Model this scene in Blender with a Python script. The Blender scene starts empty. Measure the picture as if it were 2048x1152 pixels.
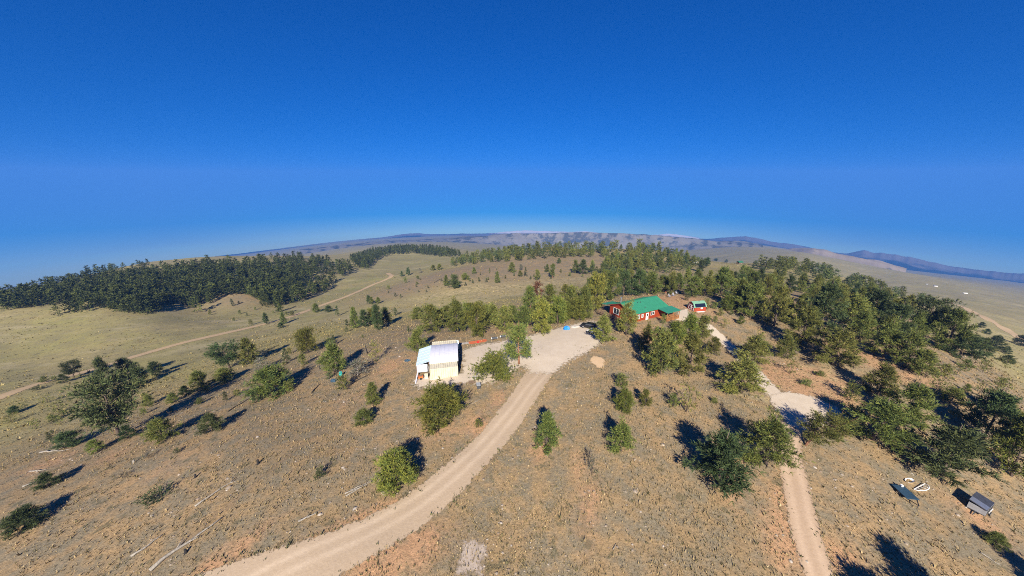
import bpy, math, random
import numpy as np
from mathutils import Vector, Matrix

random.seed(7)
sc = bpy.context.scene
COL = sc.collection
R = math.radians

# ------------------------------------------------------------------ camera, sky, sun, exposure
CZ = 42.0                       # drone height above the yard
PITCH = R(17)
FPX = 700.0                     # focal length in photo pixels (photo 2048 wide)
cam_d = bpy.data.cameras.new('camera')
cam = bpy.data.objects.new('camera', cam_d)
COL.objects.link(cam)
cam_d.sensor_width = 36.0
cam_d.lens = 36.0 * FPX / 2048.0
cam_d.clip_start = 0.5
cam_d.clip_end = 30000
cam.location = (0, 0, CZ)
cam.rotation_euler = (R(90) - PITCH, 0, 0)
sc.camera = cam

SUN_EL, SHADOW_AZ = 32.0, 1.0   # shadows run almost straight away from the camera
world = bpy.data.worlds.new('World')
sc.world = world
world.use_nodes = True
wn, wl = world.node_tree.nodes, world.node_tree.links
wn.clear()
tc = wn.new('ShaderNodeTexCoord')
va = wn.new('ShaderNodeVectorMath'); va.operation = 'ADD'; va.inputs[1].default_value = (0, 0, 0.168)
vn_ = wn.new('ShaderNodeVectorMath'); vn_.operation = 'NORMALIZE'
sky = wn.new('ShaderNodeTexSky')
sky.sky_type = 'NISHITA'
sky.sun_disc = False
sky.sun_elevation = R(SUN_EL)
sky.sun_rotation = R(180 + SHADOW_AZ)
sky.altitude = 2800
sky.air_density = 1.2
sky.dust_density = 5.0
sky.ozone_density = 3.0
hs = wn.new('ShaderNodeHueSaturation')
hs.inputs['Saturation'].default_value = 2.15
hs.inputs['Hue'].default_value = 0.52
hs.inputs['Value'].default_value = 1.0
bg = wn.new('ShaderNodeBackground'); bg.inputs['Strength'].default_value = 0.070
wo = wn.new('ShaderNodeOutputWorld')
wl.new(tc.outputs['Generated'], va.inputs[0])
wl.new(va.outputs[0], vn_.inputs[0])
wl.new(vn_.outputs[0], sky.inputs['Vector'])
wl.new(sky.outputs[0], hs.inputs['Color'])
wl.new(hs.outputs[0], bg.inputs['Color'])
wl.new(bg.outputs[0], wo.inputs['Surface'])

sd_ = bpy.data.lights.new('sun', 'SUN')
sd_.energy = 5.0
sd_.angle = R(0.53)
sd_.color = (1.0, 0.92, 0.79)
sun = bpy.data.objects.new('sun', sd_)
COL.objects.link(sun)
_d = Vector((math.sin(R(SHADOW_AZ)) * math.cos(R(SUN_EL)), math.cos(R(SHADOW_AZ)) * math.cos(R(SUN_EL)), -math.sin(R(SUN_EL))))
sun.rotation_euler = _d.to_track_quat('-Z', 'Y').to_euler()
sun.location = (0, -40, 90)

sc.view_settings.view_transform = 'Standard'
sc.view_settings.look = 'None'
sc.view_settings.exposure = 0.88
sc.view_settings.gamma = 1.0
sc.view_settings.use_curve_mapping = False
sc.render.engine = 'CYCLES'
sc.cycles.use_denoising = False
sc.cycles.filter_width = 1.0
sc.cycles.adaptive_threshold = 0.008
sc.cycles.max_bounces = 6
sc.cycles.diffuse_bounces = 3
sc.cycles.volume_bounces = 0
sc.cycles.transparent_max_bounces = 12

# ------------------------------------------------------------------ terrain maths
S = 1.4
cp, sp = math.cos(PITCH), math.sin(PITCH)

def ray(px, py):
    xc, yc = px - 1024.0, py - 576.0
    return xc, FPX * cp - yc * sp, -(FPX * sp + yc * cp)

def ctl_d(px, py, d):
    x, y, z = ray(px, py); h = math.hypot(x, y); d *= S
    return x / h * d, y / h * d, CZ + z / h * d

def ctl_z(px, py, zz):
    x, y, z = ray(px, py); zz *= S; t = (zz - CZ) / z
    return x * t, y * t, zz

def hidp(px, d, z):
    x, y, _ = ray(px, 530); h = math.hypot(x, y)
    return x / h * d * S, y / h * d * S, z * S

CTLZ = [(1024,1140,-1),(600,1140,-.5),(200,1140,-2),(0,1100,-3.5),(0,950,-6.5),(250,950,-3),(500,900,-1),(760,900,0),(1090,900,0),(1400,1000,-.5),
 (1650,1100,-1.5),(2000,1120,-3.5),(2045,980,-4.5),(1830,980,-2),(1600,900,-.3),(1750,840,-1),(870,750,0),(1000,690,.2),(1130,670,1),(1290,650,1.8),(1390,635,1.7),(1440,612,1.6),
 (1340,595,1.2),(560,800,-3),(700,720,-3.5),(300,850,-5.5),(100,860,-10),(1500,700,.3),(1240,900,.3),(1600,750,0),(880,690,-.5),(1250,632,1.9)]
CTLD = [(0,800,125),(280,710,145),(500,655,160),(600,630,172),(700,590,210),(785,550,285),(745,660,95),(900,620,115),(900,585,145),(1060,580,140),(1200,575,130),(910,560,165),(1000,540,195),(1100,510,250),(1100,492,300),
 (950,503,800),(950,490,1500),(1300,520,230),(1300,497,290),(1400,540,210),(1480,527,280),(1560,527,300),(1650,550,260),(1700,600,150),(1800,622,150),(1860,690,105),(1900,780,80),(2040,800,100),(2040,740,170),
 (2048,680,330),(1950,625,450),(1880,600,560),(2048,620,700),(2048,590,1300),(2048,575,2200),(1750,560,900),(1600,512,1100),(1750,538,2200),(1500,491,2200),(1024,487,2200),(700,492,2200),(300,545,2200),(0,592,2200),
 (0,625,280),(0,600,400),(220,612,240),(280,548,380),(290,527,480),(400,620,225),(470,580,250),(540,600,230),(600,525,380),(640,570,270),(720,530,380),(830,500,520),(830,515,450),(900,512,420),(850,540,280),(100,700,190),(300,650,190)]
CTLX = [(0,0,-1.5),(0,-60,-8),(-60,-20,-6),(60,-20,-8),(-150,-60,-25),(150,-60,-30),(0,-300,-50),(-400,-100,-60),(400,-100,-75),(0,-2200,-350),(-2200,0,-350),(2200,0,-350)]
HID = [(1100,450,-78),(1300,450,-75),(1560,450,-66),(1400,450,-70),(300,900,-130),(100,900,-140),(600,800,-120),(1000,700,-112),(1800,1000,-150)]
PTS = np.array([ctl_z(*c) for c in CTLZ] + [ctl_d(*c) for c in CTLD] + [(a * S, b * S, c * S) for a, b, c in CTLX] + [hidp(*c) for c in HID])

def warp(x, y):
    d = np.hypot(x, y) + 1e-6; r = np.log1p(d / 63.0)
    return x / d * r, y / d * r

def U(r2):
    return np.where(r2 > 1e-12, r2 * np.log(np.maximum(r2, 1e-12)), 0)

_u, _v = warp(PTS[:, 0], PTS[:, 1])
_n = len(PTS)
_A = np.zeros((_n + 3, _n + 3))
_A[:_n, :_n] = U((_u[:, None] - _u) ** 2 + (_v[:, None] - _v) ** 2) + np.eye(_n) * 0.004
_A[:_n, _n] = 1; _A[:_n, _n + 1] = _u; _A[:_n, _n + 2] = _v; _A[_n:, :_n] = _A[:_n, _n:].T
_b = np.zeros(_n + 3); _b[:_n] = (PTS[:, 2] - CZ) / (np.hypot(PTS[:, 0], PTS[:, 1]) + 84.0)
_W = np.linalg.solve(_A, _b)

def H(x, y):
    x = np.asarray(x, float); y = np.asarray(y, float)
    a, c = warp(x, y)
    o = _W[_n] + _W[_n + 1] * a + _W[_n + 2] * c
    for i in range(_n):
        o = o + _W[i] * U((a - _u[i]) ** 2 + (c - _v[i]) ** 2)
    return CZ + o * (np.hypot(x, y) + 84.0)

def vnoise(x, y, seed=0):
    x = np.asarray(x, float); y = np.asarray(y, float)
    xi = np.floor(x).astype(np.int64); yi = np.floor(y).astype(np.int64)
    fx = x - xi; fy = y - yi
    fx = fx * fx * (3 - 2 * fx); fy = fy * fy * (3 - 2 * fy)
    def hsh(i, j):
        n = (i * 374761393 + j * 668265263 + seed * 974634457) & 0xffffffff
        n = ((n ^ (n >> 13)) * 1274126177) & 0xffffffff
        return ((n ^ (n >> 16)) & 0xffff) / 65535.0
    a = hsh(xi, yi); b = hsh(xi + 1, yi); c = hsh(xi, yi + 1); d = hsh(xi + 1, yi + 1)
    return a + (b - a) * fx + (c - a) * fy + (a - b - c + d) * fx * fy

def fbm(x, y, seed=0, oct=4):
    o = 0; a = .5
    for k in range(oct):
        o = o + a * (vnoise(x * 2 ** k, y * 2 ** k, seed + k) * 2 - 1); a *= .5
    return o

def bumps(x, y):
    d = np.hypot(x, y)
    k = np.clip(d / 90.0, .25, 8)
    return 0.35 * fbm(x / 14, y / 14, 3, 3) + 0.9 * k * .55 * fbm(x / 60, y / 60, 9, 3) * np.clip((d - 60) / 120, 0, 1)

# polar ground grid
_fine = np.arange(-76, 76.01, 0.36)
ANG = np.radians(np.concatenate([_fine, np.arange(80, 284, 6.0)]))     # clockwise from +Y
ANG = np.concatenate([ANG, [ANG[0] + 2 * math.pi]])
R0, RF = 7.0, 1.0165
NR = int(math.log(7400 / R0) / math.log(RF)) + 1
RAD = R0 * RF ** np.arange(NR)
_rr, _aa = np.meshgrid(RAD, ANG[:-1], indexing='ij')
GX, GY = _rr * np.sin(_aa), _rr * np.cos(_aa)
GZ = H(GX, GY) + bumps(GX, GY)
NA = len(ANG) - 1

def Gz(x, y):
    """height of the ground mesh itself (bilinear in its own polar cells)"""
    x = np.asarray(x, float); y = np.asarray(y, float)
    d = np.maximum(np.hypot(x, y), R0 * 1.0001); a = np.arctan2(x, y)
    a = np.where(a < ANG[0], a + 2 * math.pi, a)
    i = np.clip(np.log(d / R0) / math.log(RF), 0, NR - 1.001)
    i0 = i.astype(int)
    f = (d - RAD[i0]) / (RAD[i0 + 1] - RAD[i0])
    j0 = np.clip(np.searchsorted(ANG, a, side='right') - 1, 0, NA - 1)
    g = (a - ANG[j0]) / (ANG[j0 + 1] - ANG[j0]); j1 = (j0 + 1) % NA
    return (GZ[i0, j0] * (1 - f) + GZ[i0 + 1, j0] * f) * (1 - g) + (GZ[i0, j1] * (1 - f) + GZ[i0 + 1, j1] * f) * g

_DS = np.geomspace(10, 7000, 1500)
def hit(px, py):
    dx, dy, dz = ray(px, py); h = math.hypot(dx, dy); dx /= h; dy /= h; dz /= h
    zz = CZ + dz * _DS - Gz(dx * _DS, dy * _DS)
    k = int(np.argmax(zz < 0))
    if zz[k] >= 0:
        return None
    a, b = _DS[max(k - 1, 0)], _DS[k]
    for _ in range(16):
        m = .5 * (a + b)
        if CZ + dz * m - float(Gz(dx * m, dy * m)) < 0: b = m
        else: a = m
    return Vector((dx * m, dy * m, float(Gz(dx * m, dy * m))))

def top_z(P, py):
    q = (576.0 - py) / FPX
    return CZ + P.y * (q * cp - sp) / (cp + q * sp)

def axis_depth(P):
    return P.y * cp - (P.z - CZ) * sp

def PXR(px, py, d):
    """world point on the viewing direction of a photo pixel at horizontal distance d"""
    x, y, z = ray(px, py); h = math.hypot(x, y)
    return x / h * d, y / h * d, CZ + z / h * d

# ------------------------------------------------------------------ polygon helpers (world xy)
def seg_dist(X, Y, poly, closed=True):
    best = np.full(X.shape, 1e9)
    m = len(poly)
    for k in range(m if closed else m - 1):
        ax, ay = poly[k]; bx, by = poly[(k + 1) % m]
        vx, vy = bx - ax, by - ay
        t = np.clip(((X - ax) * vx + (Y - ay) * vy) / (vx * vx + vy * vy + 1e-9), 0, 1)
        best = np.minimum(best, np.hypot(X - ax - t * vx, Y - ay - t * vy))
    return best

def inside(X, Y, poly):
    c = np.zeros(X.shape, bool); m = len(poly); j = m - 1
    for k in range(m):
        xi, yi = poly[k]; xj, yj = poly[j]
        cond = ((yi > Y) != (yj > Y)) & (X < (xj - xi) * (Y - yi) / (yj - yi + 1e-12) + xi)
        c ^= cond; j = k
    return c

def sdist(X, Y, poly):
    d = seg_dist(X, Y, poly)
    return np.where(inside(X, Y, poly), d, -d)

def px_poly(pts):
    return [tuple(hit(*p)[:2]) for p in pts]

def smooth(pts, n=6):
    """Catmull-Rom through the points"""
    out = []; P = [pts[0]] + list(pts) + [pts[-1]]
    for k in range(1, len(P) - 2):
        p0, p1, p2, p3 = [np.array(q, float) for q in P[k - 1:k + 3]]
        for i in range(n):
            t = i / n
            out.append(tuple(.5 * (2 * p1 + (p2 - p0) * t + (2 * p0 - 5 * p1 + 4 * p2 - p3) * t * t + (3 * p1 - p0 - 3 * p2 + p3) * t ** 3)))
    out.append(tuple(pts[-1]))
    return out

def ribbon_poly(center, w):
    """polygon of half width w (number or list) round a world polyline"""
    C = np.array(center, float); m = len(C)
    T = np.gradient(C, axis=0); T /= np.linalg.norm(T, axis=1)[:, None] + 1e-9
    N = np.stack([-T[:, 1], T[:, 0]], 1)
    w = np.broadcast_to(np.asarray(w, float), (m,))[:, None]
    return [tuple(p) for p in C + N * w] + [tuple(p) for p in (C - N * w)[::-1]]

# ------------------------------------------------------------------ mesh helpers
def link(o, parent=None):
    COL.objects.link(o)
    if parent is not None:
        o.parent = parent
    return o

def tag(o, label=None, cat=None, group=None, kind=None):
    if label: o['label'] = label
    if cat: o['category'] = cat
    if group: o['group'] = group
    if kind: o['kind'] = kind
    return o

def empty(name, loc, rz=0.0, label=None, cat=None, group=None):
    o = bpy.data.objects.new(name, None)
    o.empty_display_size = .3
    o.location = loc; o.rotation_euler = (0, 0, rz)
    link(o)
    return tag(o, label, cat, group)

def np_mesh(name, V, F, colors=None, cname='tint', smooth_=False):
    """V (n,3), F (m,3) or (m,4) arrays -> mesh"""
    V = np.asarray(V, np.float32); F = np.asarray(F, np.int32)
    me = bpy.data.meshes.new(name)
    k = F.shape[1]; m = len(F)
    me.vertices.add(len(V)); me.vertices.foreach_set('co', V.ravel())
    me.loops.add(m * k); me.loops.foreach_set('vertex_index', F.ravel())
    me.polygons.add(m)
    me.polygons.foreach_set('loop_start', np.arange(0, m * k, k, dtype=np.int32))
    if colors is not None:
        at = me.color_attributes.new(cname, 'FLOAT_COLOR', 'POINT')
        c = np.ones((len(V), 4), np.float32); c[:, :colors.shape[1]] = colors
        at.data.foreach_set('color', c.ravel())
    me.update(calc_edges=True)
    if smooth_:
        me.polygons.foreach_set('use_smooth', np.ones(m, bool))
    return me

class MB:
    def __init__(s):
        s.v = []; s.f = []
    def add(s, vs, fs):
        o = len(s.v); s.v += [tuple(p) for p in vs]; s.f += [tuple(o + i for i in f) for f in fs]
        return s
    def box(s, c, d, rz=0.0, rx=0.0, ry=0.0):
        M = Matrix.Translation(c) @ Matrix.Rotation(rz, 4, 'Z') @ Matrix.Rotation(ry, 4, 'Y') @ Matrix.Rotation(rx, 4, 'X')
        hx, hy, hz = d[0] / 2, d[1] / 2, d[2] / 2
        vs = [M @ Vector((x, y, z)) for z in (-hz, hz) for x, y in ((-hx, -hy), (hx, -hy), (hx, hy), (-hx, hy))]
        return s.add(vs, [(3, 2, 1, 0), (4, 5, 6, 7), (0, 1, 5, 4), (1, 2, 6, 5), (2, 3, 7, 6), (3, 0, 4, 7)])
    def bar(s, a, b, w, h=None):
        """box beam from a to b"""
        a, b = Vector(a), Vector(b); d = b - a; L = d.length; h = h or w
        q = d.to_track_quat('X', 'Z').to_matrix().to_4x4()
        M = Matrix.Translation((a + b) / 2) @ q
        vs = [M @ Vector((x * L / 2, y * w / 2, z * h / 2)) for z in (-1, 1) for x, y in ((-1, -1), (1, -1), (1, 1), (-1, 1))]
        return s.add(vs, [(3, 2, 1, 0), (4, 5, 6, 7), (0, 1, 5, 4), (1, 2, 6, 5), (2, 3, 7, 6), (3, 0, 4, 7)])
    def tube(s, pts, rad, n=6, cap=True):
        pts = [Vector(p) for p in pts]; m = len(pts)
        rad = [rad] * m if not hasattr(rad, '__len__') else rad
        rings = []
        for i, p in enumerate(pts):
            t = (pts[min(i + 1, m - 1)] - pts[max(i - 1, 0)]).normalized()
            q = t.to_track_quat('Z', 'Y')
            rings += [p + q @ Vector((math.cos(2 * math.pi * k / n) * rad[i], math.sin(2 * math.pi * k / n) * rad[i], 0)) for k in range(n)]
        fs = [(i * n + k, i * n + (k + 1) % n, (i + 1) * n + (k + 1) % n, (i + 1) * n + k) for i in range(m - 1) for k in range(n)]
        if cap:
            fs += [tuple(range(n - 1, -1, -1)), tuple((m - 1) * n + k for k in range(n))]
        return s.add(rings, fs)
    def prism(s, prof, a, b, axis='Y'):
        """2-D profile (u,z) swept along axis from a to b"""
        n = len(prof)
        mk = (lambda u, t, z: (u, t, z)) if axis == 'Y' else (lambda u, t, z: (t, u, z))
        vs = [mk(u, a, z) for u, z in prof] + [mk(u, b, z) for u, z in prof]
        fs = [(k, (k + 1) % n, n + (k + 1) % n, n + k) for k in range(n)] + [tuple(range(n - 1, -1, -1)), tuple(range(n, 2 * n))]
        return s.add(vs, fs)
    def slab(s, quad, t):
        """quad (4 points) given thickness t downwards"""
        q = [Vector(p) for p in quad]
        n = (q[1] - q[0]).cross(q[3] - q[0]).normalized()
        if n.z < 0: n = -n
        vs = q + [p - n * t for p in q]
        return s.add(vs, [(0, 1, 2, 3), (7, 6, 5, 4), (0, 4, 5, 1), (1, 5, 6, 2), (2, 6, 7, 3), (3, 7, 4, 0)])
    def mesh(s, name, mat=None, smooth_=False):
        me = bpy.data.meshes.new(name); me.from_pydata(s.v, [], s.f)
        me.validate(); me.update()
        import bmesh
        bm = bmesh.new(); bm.from_mesh(me); bmesh.ops.recalc_face_normals(bm, faces=bm.faces); bm.to_mesh(me); bm.free()
        if mat: me.materials.append(mat)
        if smooth_:
            for p in me.polygons: p.use_smooth = True
        return me
    def build(s, name, mat, parent=None, smooth_=False, bevel=0.0):
        o = link(bpy.data.objects.new(name, s.mesh(name, mat, smooth_)), parent)
        if bevel:
            md = o.modifiers.new('bevel', 'BEVEL'); md.width = bevel; md.segments = 2
        return o

# ------------------------------------------------------------------ materials
_M = {}
def mat(name, col, rough=.8, metal=0.0, var=.12, scale=3.0, bump=0.0, spec=.3):
    """painted or plain surface with soft procedural wear"""
    if name in _M: return _M[name]
    m = bpy.data.materials.new(name); m.use_nodes = True
    nt = m.node_tree; n, l = nt.nodes, nt.links
    b = n['Principled BSDF']
    b.inputs['Roughness'].default_value = rough; b.inputs['Metallic'].default_value = metal
    b.inputs['Specular IOR Level'].default_value = spec
    t = n.new('ShaderNodeTexCoord'); z = n.new('ShaderNodeTexNoise')
    z.inputs['Scale'].default_value = scale; z.inputs['Detail'].default_value = 5
    l.new(t.outputs['Object'], z.inputs['Vector'])
    rp = n.new('ShaderNodeMapRange'); rp.inputs[1].default_value = .3; rp.inputs[2].default_value = .7
    rp.inputs[3].default_value = 1 - var; rp.inputs[4].default_value = 1 + var
    l.new(z.outputs['Fac'], rp.inputs[0])
    mx = n.new('ShaderNodeVectorMath'); mx.operation = 'SCALE'; mx.inputs[0].default_value = col
    l.new(rp.outputs[0], mx.inputs['Scale']); l.new(mx.outputs[0], b.inputs['Base Color'])
    if bump:
        bp = n.new('ShaderNodeBump'); bp.inputs['Strength'].default_value = bump; bp.inputs['Distance'].default_value = .05
        l.new(z.outputs['Fac'], bp.inputs['Height']); l.new(bp.outputs[0], b.inputs['Normal'])
    _M[name] = m
    return m

def N(nt, typ, **kw):
    nd = nt.nodes.new(typ)
    for k, v in kw.items(): setattr(nd, k, v)
    return nd

def mixc(nt, fac, a, b, blend='MIX'):
    nd = nt.nodes.new('ShaderNodeMix'); nd.data_type = 'RGBA'; nd.blend_type = blend; nd.clamp_factor = True
    for sock, v in ((nd.inputs[0], fac), (nd.inputs[6], a), (nd.inputs[7], b)):
        if hasattr(v, 'is_linked') or isinstance(v, bpy.types.NodeSocket): nt.links.new(v, sock)
        elif isinstance(v, (int, float)): sock.default_value = v
        else: sock.default_value = (*v, 1)
    return nd.outputs[2]

def noise(nt, vec, scale, detail=4, rough=.55, lo=.35, hi=.65, olo=0.0, ohi=1.0):
    z = N(nt, 'ShaderNodeTexNoise'); z.inputs['Scale'].default_value = scale; z.inputs['Detail'].default_value = detail
    z.inputs['Roughness'].default_value = rough
    nt.links.new(vec, z.inputs['Vector'])
    r = N(nt, 'ShaderNodeMapRange'); r.interpolation_type = 'SMOOTHSTEP'
    for k, v in zip((1, 2, 3, 4), (lo, hi, olo, ohi)): r.inputs[k].default_value = v
    nt.links.new(z.outputs['Fac'], r.inputs[0])
    return r.outputs[0], z.outputs['Fac']

def math_(nt, op, a, b=None, clamp=False):
    nd = N(nt, 'ShaderNodeMath', operation=op); nd.use_clamp = clamp
    for s_, v in zip(nd.inputs, (a, b)):
        if v is None: continue
        if isinstance(v, (int, float)): s_.default_value = v
        else: nt.links.new(v, s_)
    return nd.outputs[0]

def ground_material():
    m = bpy.data.materials.new('dry_ground'); m.use_nodes = True
    nt = m.node_tree; b = nt.nodes['Principled BSDF']; b.inputs['Roughness'].default_value = .95
    b.inputs['Specular IOR Level'].default_value = .1
    P = N(nt, 'ShaderNodeTexCoord').outputs['Object']
    at = N(nt, 'ShaderNodeVertexColor', layer_name='zone')
    sep = N(nt, 'ShaderNodeSeparateColor'); nt.links.new(at.outputs['Color'], sep.inputs[0])
    big, _ = noise(nt, P, .045, 5, .6)
    mid, _ = noise(nt, P, .35, 5, .65)
    sml, sraw = noise(nt, P, 2.2, 6, .7)
    fin, fraw = noise(nt, P, 7.0, 4, .7)
    c = mixc(nt, big, (.290, .203, .106), (.355, .240, .122))
    c = mixc(nt, mid, c, (.215, .180, .118))
    # zones: dry valley grass, bare orange soil, straw, fresh green
    ol = mixc(nt, mid, (.285, .238, .102), (.350, .285, .128))
    ol = mixc(nt, big, ol, (.305, .270, .098))
    wob, _ = noise(nt, P, .12, 4, .6, .3, .7, -.25, .25)
    c = mixc(nt, math_(nt, 'ADD', sep.outputs[0], math_(nt, 'MULTIPLY', wob, math_(nt, 'MULTIPLY', sep.outputs[0], 1.2)), True), c, ol)
    wob2, _ = noise(nt, P, .6, 5, .65, .3, .7, -.5, .5)
    og = math_(nt, 'MULTIPLY', math_(nt, 'ADD', sep.outputs[1], wob2), sep.outputs[1], True)
    c = mixc(nt, og, c, (.420, .250, .135))
    # orange soil showing through between the clumps everywhere near
    gap, _ = noise(nt, P, .9, 4, .6, .62, .76, 0, .55)
    c = mixc(nt, math_(nt, 'MULTIPLY', gap, math_(nt, 'SUBTRACT', 1.0, sep.outputs[0], True)), c, (.390, .240, .130))
    st, _ = noise(nt, P, .5, 5, .6, .4, .62, 0, 1)
    c = mixc(nt, math_(nt, 'MULTIPLY', st, sep.outputs[2]), c, (.470, .370, .190))
    c = mixc(nt, math_(nt, 'MULTIPLY', at.outputs['Alpha'], math_(nt, 'ADD', mid, .45), True), c, (.225, .220, .080))
    # broken patches and low scrub on the farther grass
    pt, _ = noise(nt, P, .09, 6, .7, .42, .62)
    c = mixc(nt, math_(nt, 'MULTIPLY', math_(nt, 'MULTIPLY', pt, sep.outputs[0]), .55), c, (.215, .180, .105))
    mpg = N(nt, 'ShaderNodeMapping'); mpg.inputs['Rotation'].default_value = (0, 0, .5); mpg.inputs['Scale'].default_value = (.25, 1.0, 1.0); nt.links.new(P, mpg.inputs['Vector'])
    pk, _ = noise(nt, mpg.outputs[0], .07, 6, .7, .52, .66)
    c = mixc(nt, math_(nt, 'MULTIPLY', math_(nt, 'MULTIPLY', pk, sep.outputs[0]), .6), c, (.40, .335, .190))
    dt, _ = noise(nt, P, .45, 3, .6, .60, .68)
    c = mixc(nt, math_(nt, 'MULTIPLY', dt, .7), c, (.115, .105, .060))
    # fine mottling: clumps and pale specks
    v1 = N(nt, 'ShaderNodeMapRange'); v1.inputs[1].default_value = .3; v1.inputs[2].default_value = .7; v1.inputs[3].default_value = .72; v1.inputs[4].default_value = 1.25
    nt.links.new(sraw, v1.inputs[0])
    v2 = N(nt, 'ShaderNodeMapRange'); v2.inputs[1].default_value = .3; v2.inputs[2].default_value = .7; v2.inputs[3].default_value = .82; v2.inputs[4].default_value = 1.18
    nt.links.new(fraw, v2.inputs[0])
    sc1 = N(nt, 'ShaderNodeVectorMath', operation='SCALE'); nt.links.new(c, sc1.inputs[0]); nt.links.new(math_(nt, 'MULTIPLY', v1.outputs[0], v2.outputs[0]), sc1.inputs['Scale'])
    nt.links.new(sc1.outputs[0], b.inputs['Base Color'])
    bp = N(nt, 'ShaderNodeBump'); bp.inputs['Strength'].default_value = .8; bp.inputs['Distance'].default_value = .22
    hsum = math_(nt, 'ADD', math_(nt, 'MULTIPLY', sraw, .7), math_(nt, 'MULTIPLY', fraw, .35))
    nt.links.new(hsum, bp.inputs['Height']); nt.links.new(bp.outputs[0], b.inputs['Normal'])
    return m

def sheet_material(name, c1, c2, c3, gscale=5.0, ruts=False, soft=1.0):
    """gravel or dirt laid over the ground; thins out raggedly at its edge"""
    m = bpy.data.materials.new(name); m.use_nodes = True
    nt = m.node_tree; b = nt.nodes['Principled BSDF']; out = nt.nodes['Material Output']
    b.inputs['Roughness'].default_value = .95; b.inputs['Specular IOR Level'].default_value = .1
    P = N(nt, 'ShaderNodeTexCoord').outputs['Object']
    at = N(nt, 'ShaderNodeVertexColor', layer_name='edge')
    sep = N(nt, 'ShaderNodeSeparateColor'); nt.links.new(at.outputs['Color'], sep.inputs[0])
    a, araw = noise(nt, P, .5, 5, .6)
    d, draw = noise(nt, P, gscale, 5, .75, .35, .65)
    c = mixc(nt, a, c1, c2)
    c = mixc(nt, math_(nt, 'MULTIPLY', d, .55), c, c3)
    if ruts:   # worn wheel lines, packed finer and paler, rougher between and beside them
        c = mixc(nt, math_(nt, 'MULTIPLY', math_(nt, 'SUBTRACT', 1.0, sep.outputs[1], True), math_(nt, 'ADD', math_(nt, 'MULTIPLY', a, .4), .10)), c, tuple(k * .92 for k in c3))
        c = mixc(nt, math_(nt, 'MULTIPLY', sep.outputs[1], .4), c, tuple(min(1, k * 1.08) for k in c2))
    nt.links.new(c, b.inputs['Base Color'])
    bp = N(nt, 'ShaderNodeBump'); bp.inputs['Strength'].default_value = .6; bp.inputs['Distance'].default_value = .06
    nt.links.new(draw, bp.inputs['Height']); nt.links.new(bp.outputs[0], b.inputs['Normal'])
    e1, _ = noise(nt, P, 1.3, 5, .7, .25, .75, -.5, .5)
    al = N(nt, 'ShaderNodeMapRange'); al.interpolation_type = 'SMOOTHSTEP'
    al.inputs[1].default_value = .38; al.inputs[2].default_value = .38 + .28 * soft
    nt.links.new(math_(nt, 'ADD', sep.outputs[0], math_(nt, 'MULTIPLY', e1, .7)), al.inputs[0])
    tr = N(nt, 'ShaderNodeBsdfTransparent'); mx = N(nt, 'ShaderNodeMixShader')
    nt.links.new(al.outputs[0], mx.inputs[0]); nt.links.new(tr.outputs[0], mx.inputs[1]); nt.links.new(b.outputs[0], mx.inputs[2])
    nt.links.new(mx.outputs[0], out.inputs['Surface'])
    return m

def tint_material(name, rough=.75, trans=0.0, gain=1.0, rnd=.25, spec=.2):
    """colour from the per-piece tint, shifted a little per object"""
    m = bpy.data.materials.new(name); m.use_nodes = True
    nt = m.node_tree; b = nt.nodes['Principled BSDF']; out = nt.nodes['Material Output']
    b.inputs['Roughness'].default_value = rough; b.inputs['Specular IOR Level'].default_value = spec
    at = N(nt, 'ShaderNodeVertexColor', layer_name='tint')
    oi = N(nt, 'ShaderNodeObjectInfo')
    mr = N(nt, 'ShaderNodeMapRange'); mr.inputs[3].default_value = gain * (1 - rnd); mr.inputs[4].default_value = gain * (1 + rnd)
    nt.links.new(oi.outputs['Random'], mr.inputs[0])
    hv = N(nt, 'ShaderNodeHueSaturation')
    h2 = math_(nt, 'ADD', math_(nt, 'MULTIPLY', math_(nt, 'FRACT', math_(nt, 'MULTIPLY', oi.outputs['Random'], 7.31)), .05 if rnd else 0.0), .475 if rnd else .5)
    nt.links.new(h2, hv.inputs['Hue']); nt.links.new(mr.outputs[0], hv.inputs['Value'])
    nt.links.new(at.outputs['Color'], hv.inputs['Color']); nt.links.new(hv.outputs[0], b.inputs['Base Color'])
    if trans:
        tl = N(nt, 'ShaderNodeBsdfTranslucent'); nt.links.new(hv.outputs[0], tl.inputs['Color'])
        mx = N(nt, 'ShaderNodeMixShader'); mx.inputs[0].default_value = trans
        nt.links.new(b.outputs[0], mx.inputs[1]); nt.links.new(tl.outputs[0], mx.inputs[2]); nt.links.new(mx.outputs[0], out.inputs['Surface'])
    return m

M_ground = ground_material()
M_gravel = sheet_material('pale_gravel', (.56, .465, .350), (.61, .515, .395), (.46, .375, .270), 4.0, False, 1.3)
M_drive = sheet_material('driveway_dirt', (.46, .350, .235), (.53, .415, .290), (.38, .280, .180), 3.0, True)
M_road = sheet_material('road_dirt', (.47, .335, .185), (.52, .380, .215), (.41, .290, .155), 1.0, True)
M_track = sheet_material('track_dirt', (.43, .310, .205), (.50, .370, .255), (.36, .250, .160), 3.0, True)
M_rocky = sheet_material('rocky_soil', (.40, .330, .265), (.46, .385, .310), (.31, .245, .185), 4.0, False, 1.6)
M_sand = sheet_material('bare_sand', (.56, .390, .225), (.60, .430, .260), (.52, .360, .200), 3.0)
M_needle = tint_material('pine_needles', .65, .08, 1.0, .28)
M_bark = mat('pine_bark', (.115, .085, .065), .95, 0, .35, 6, .4)
M_barkred = mat('red_bark', (.27, .135, .075), .95, 0, .3, 6, .4)
M_dead = mat('weathered_wood', (.28, .25, .205), .9, 0, .35, 5, .2)
M_char = mat('charred_wood', (.028, .025, .024), .95, 0, .3, 6, .2)
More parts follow.
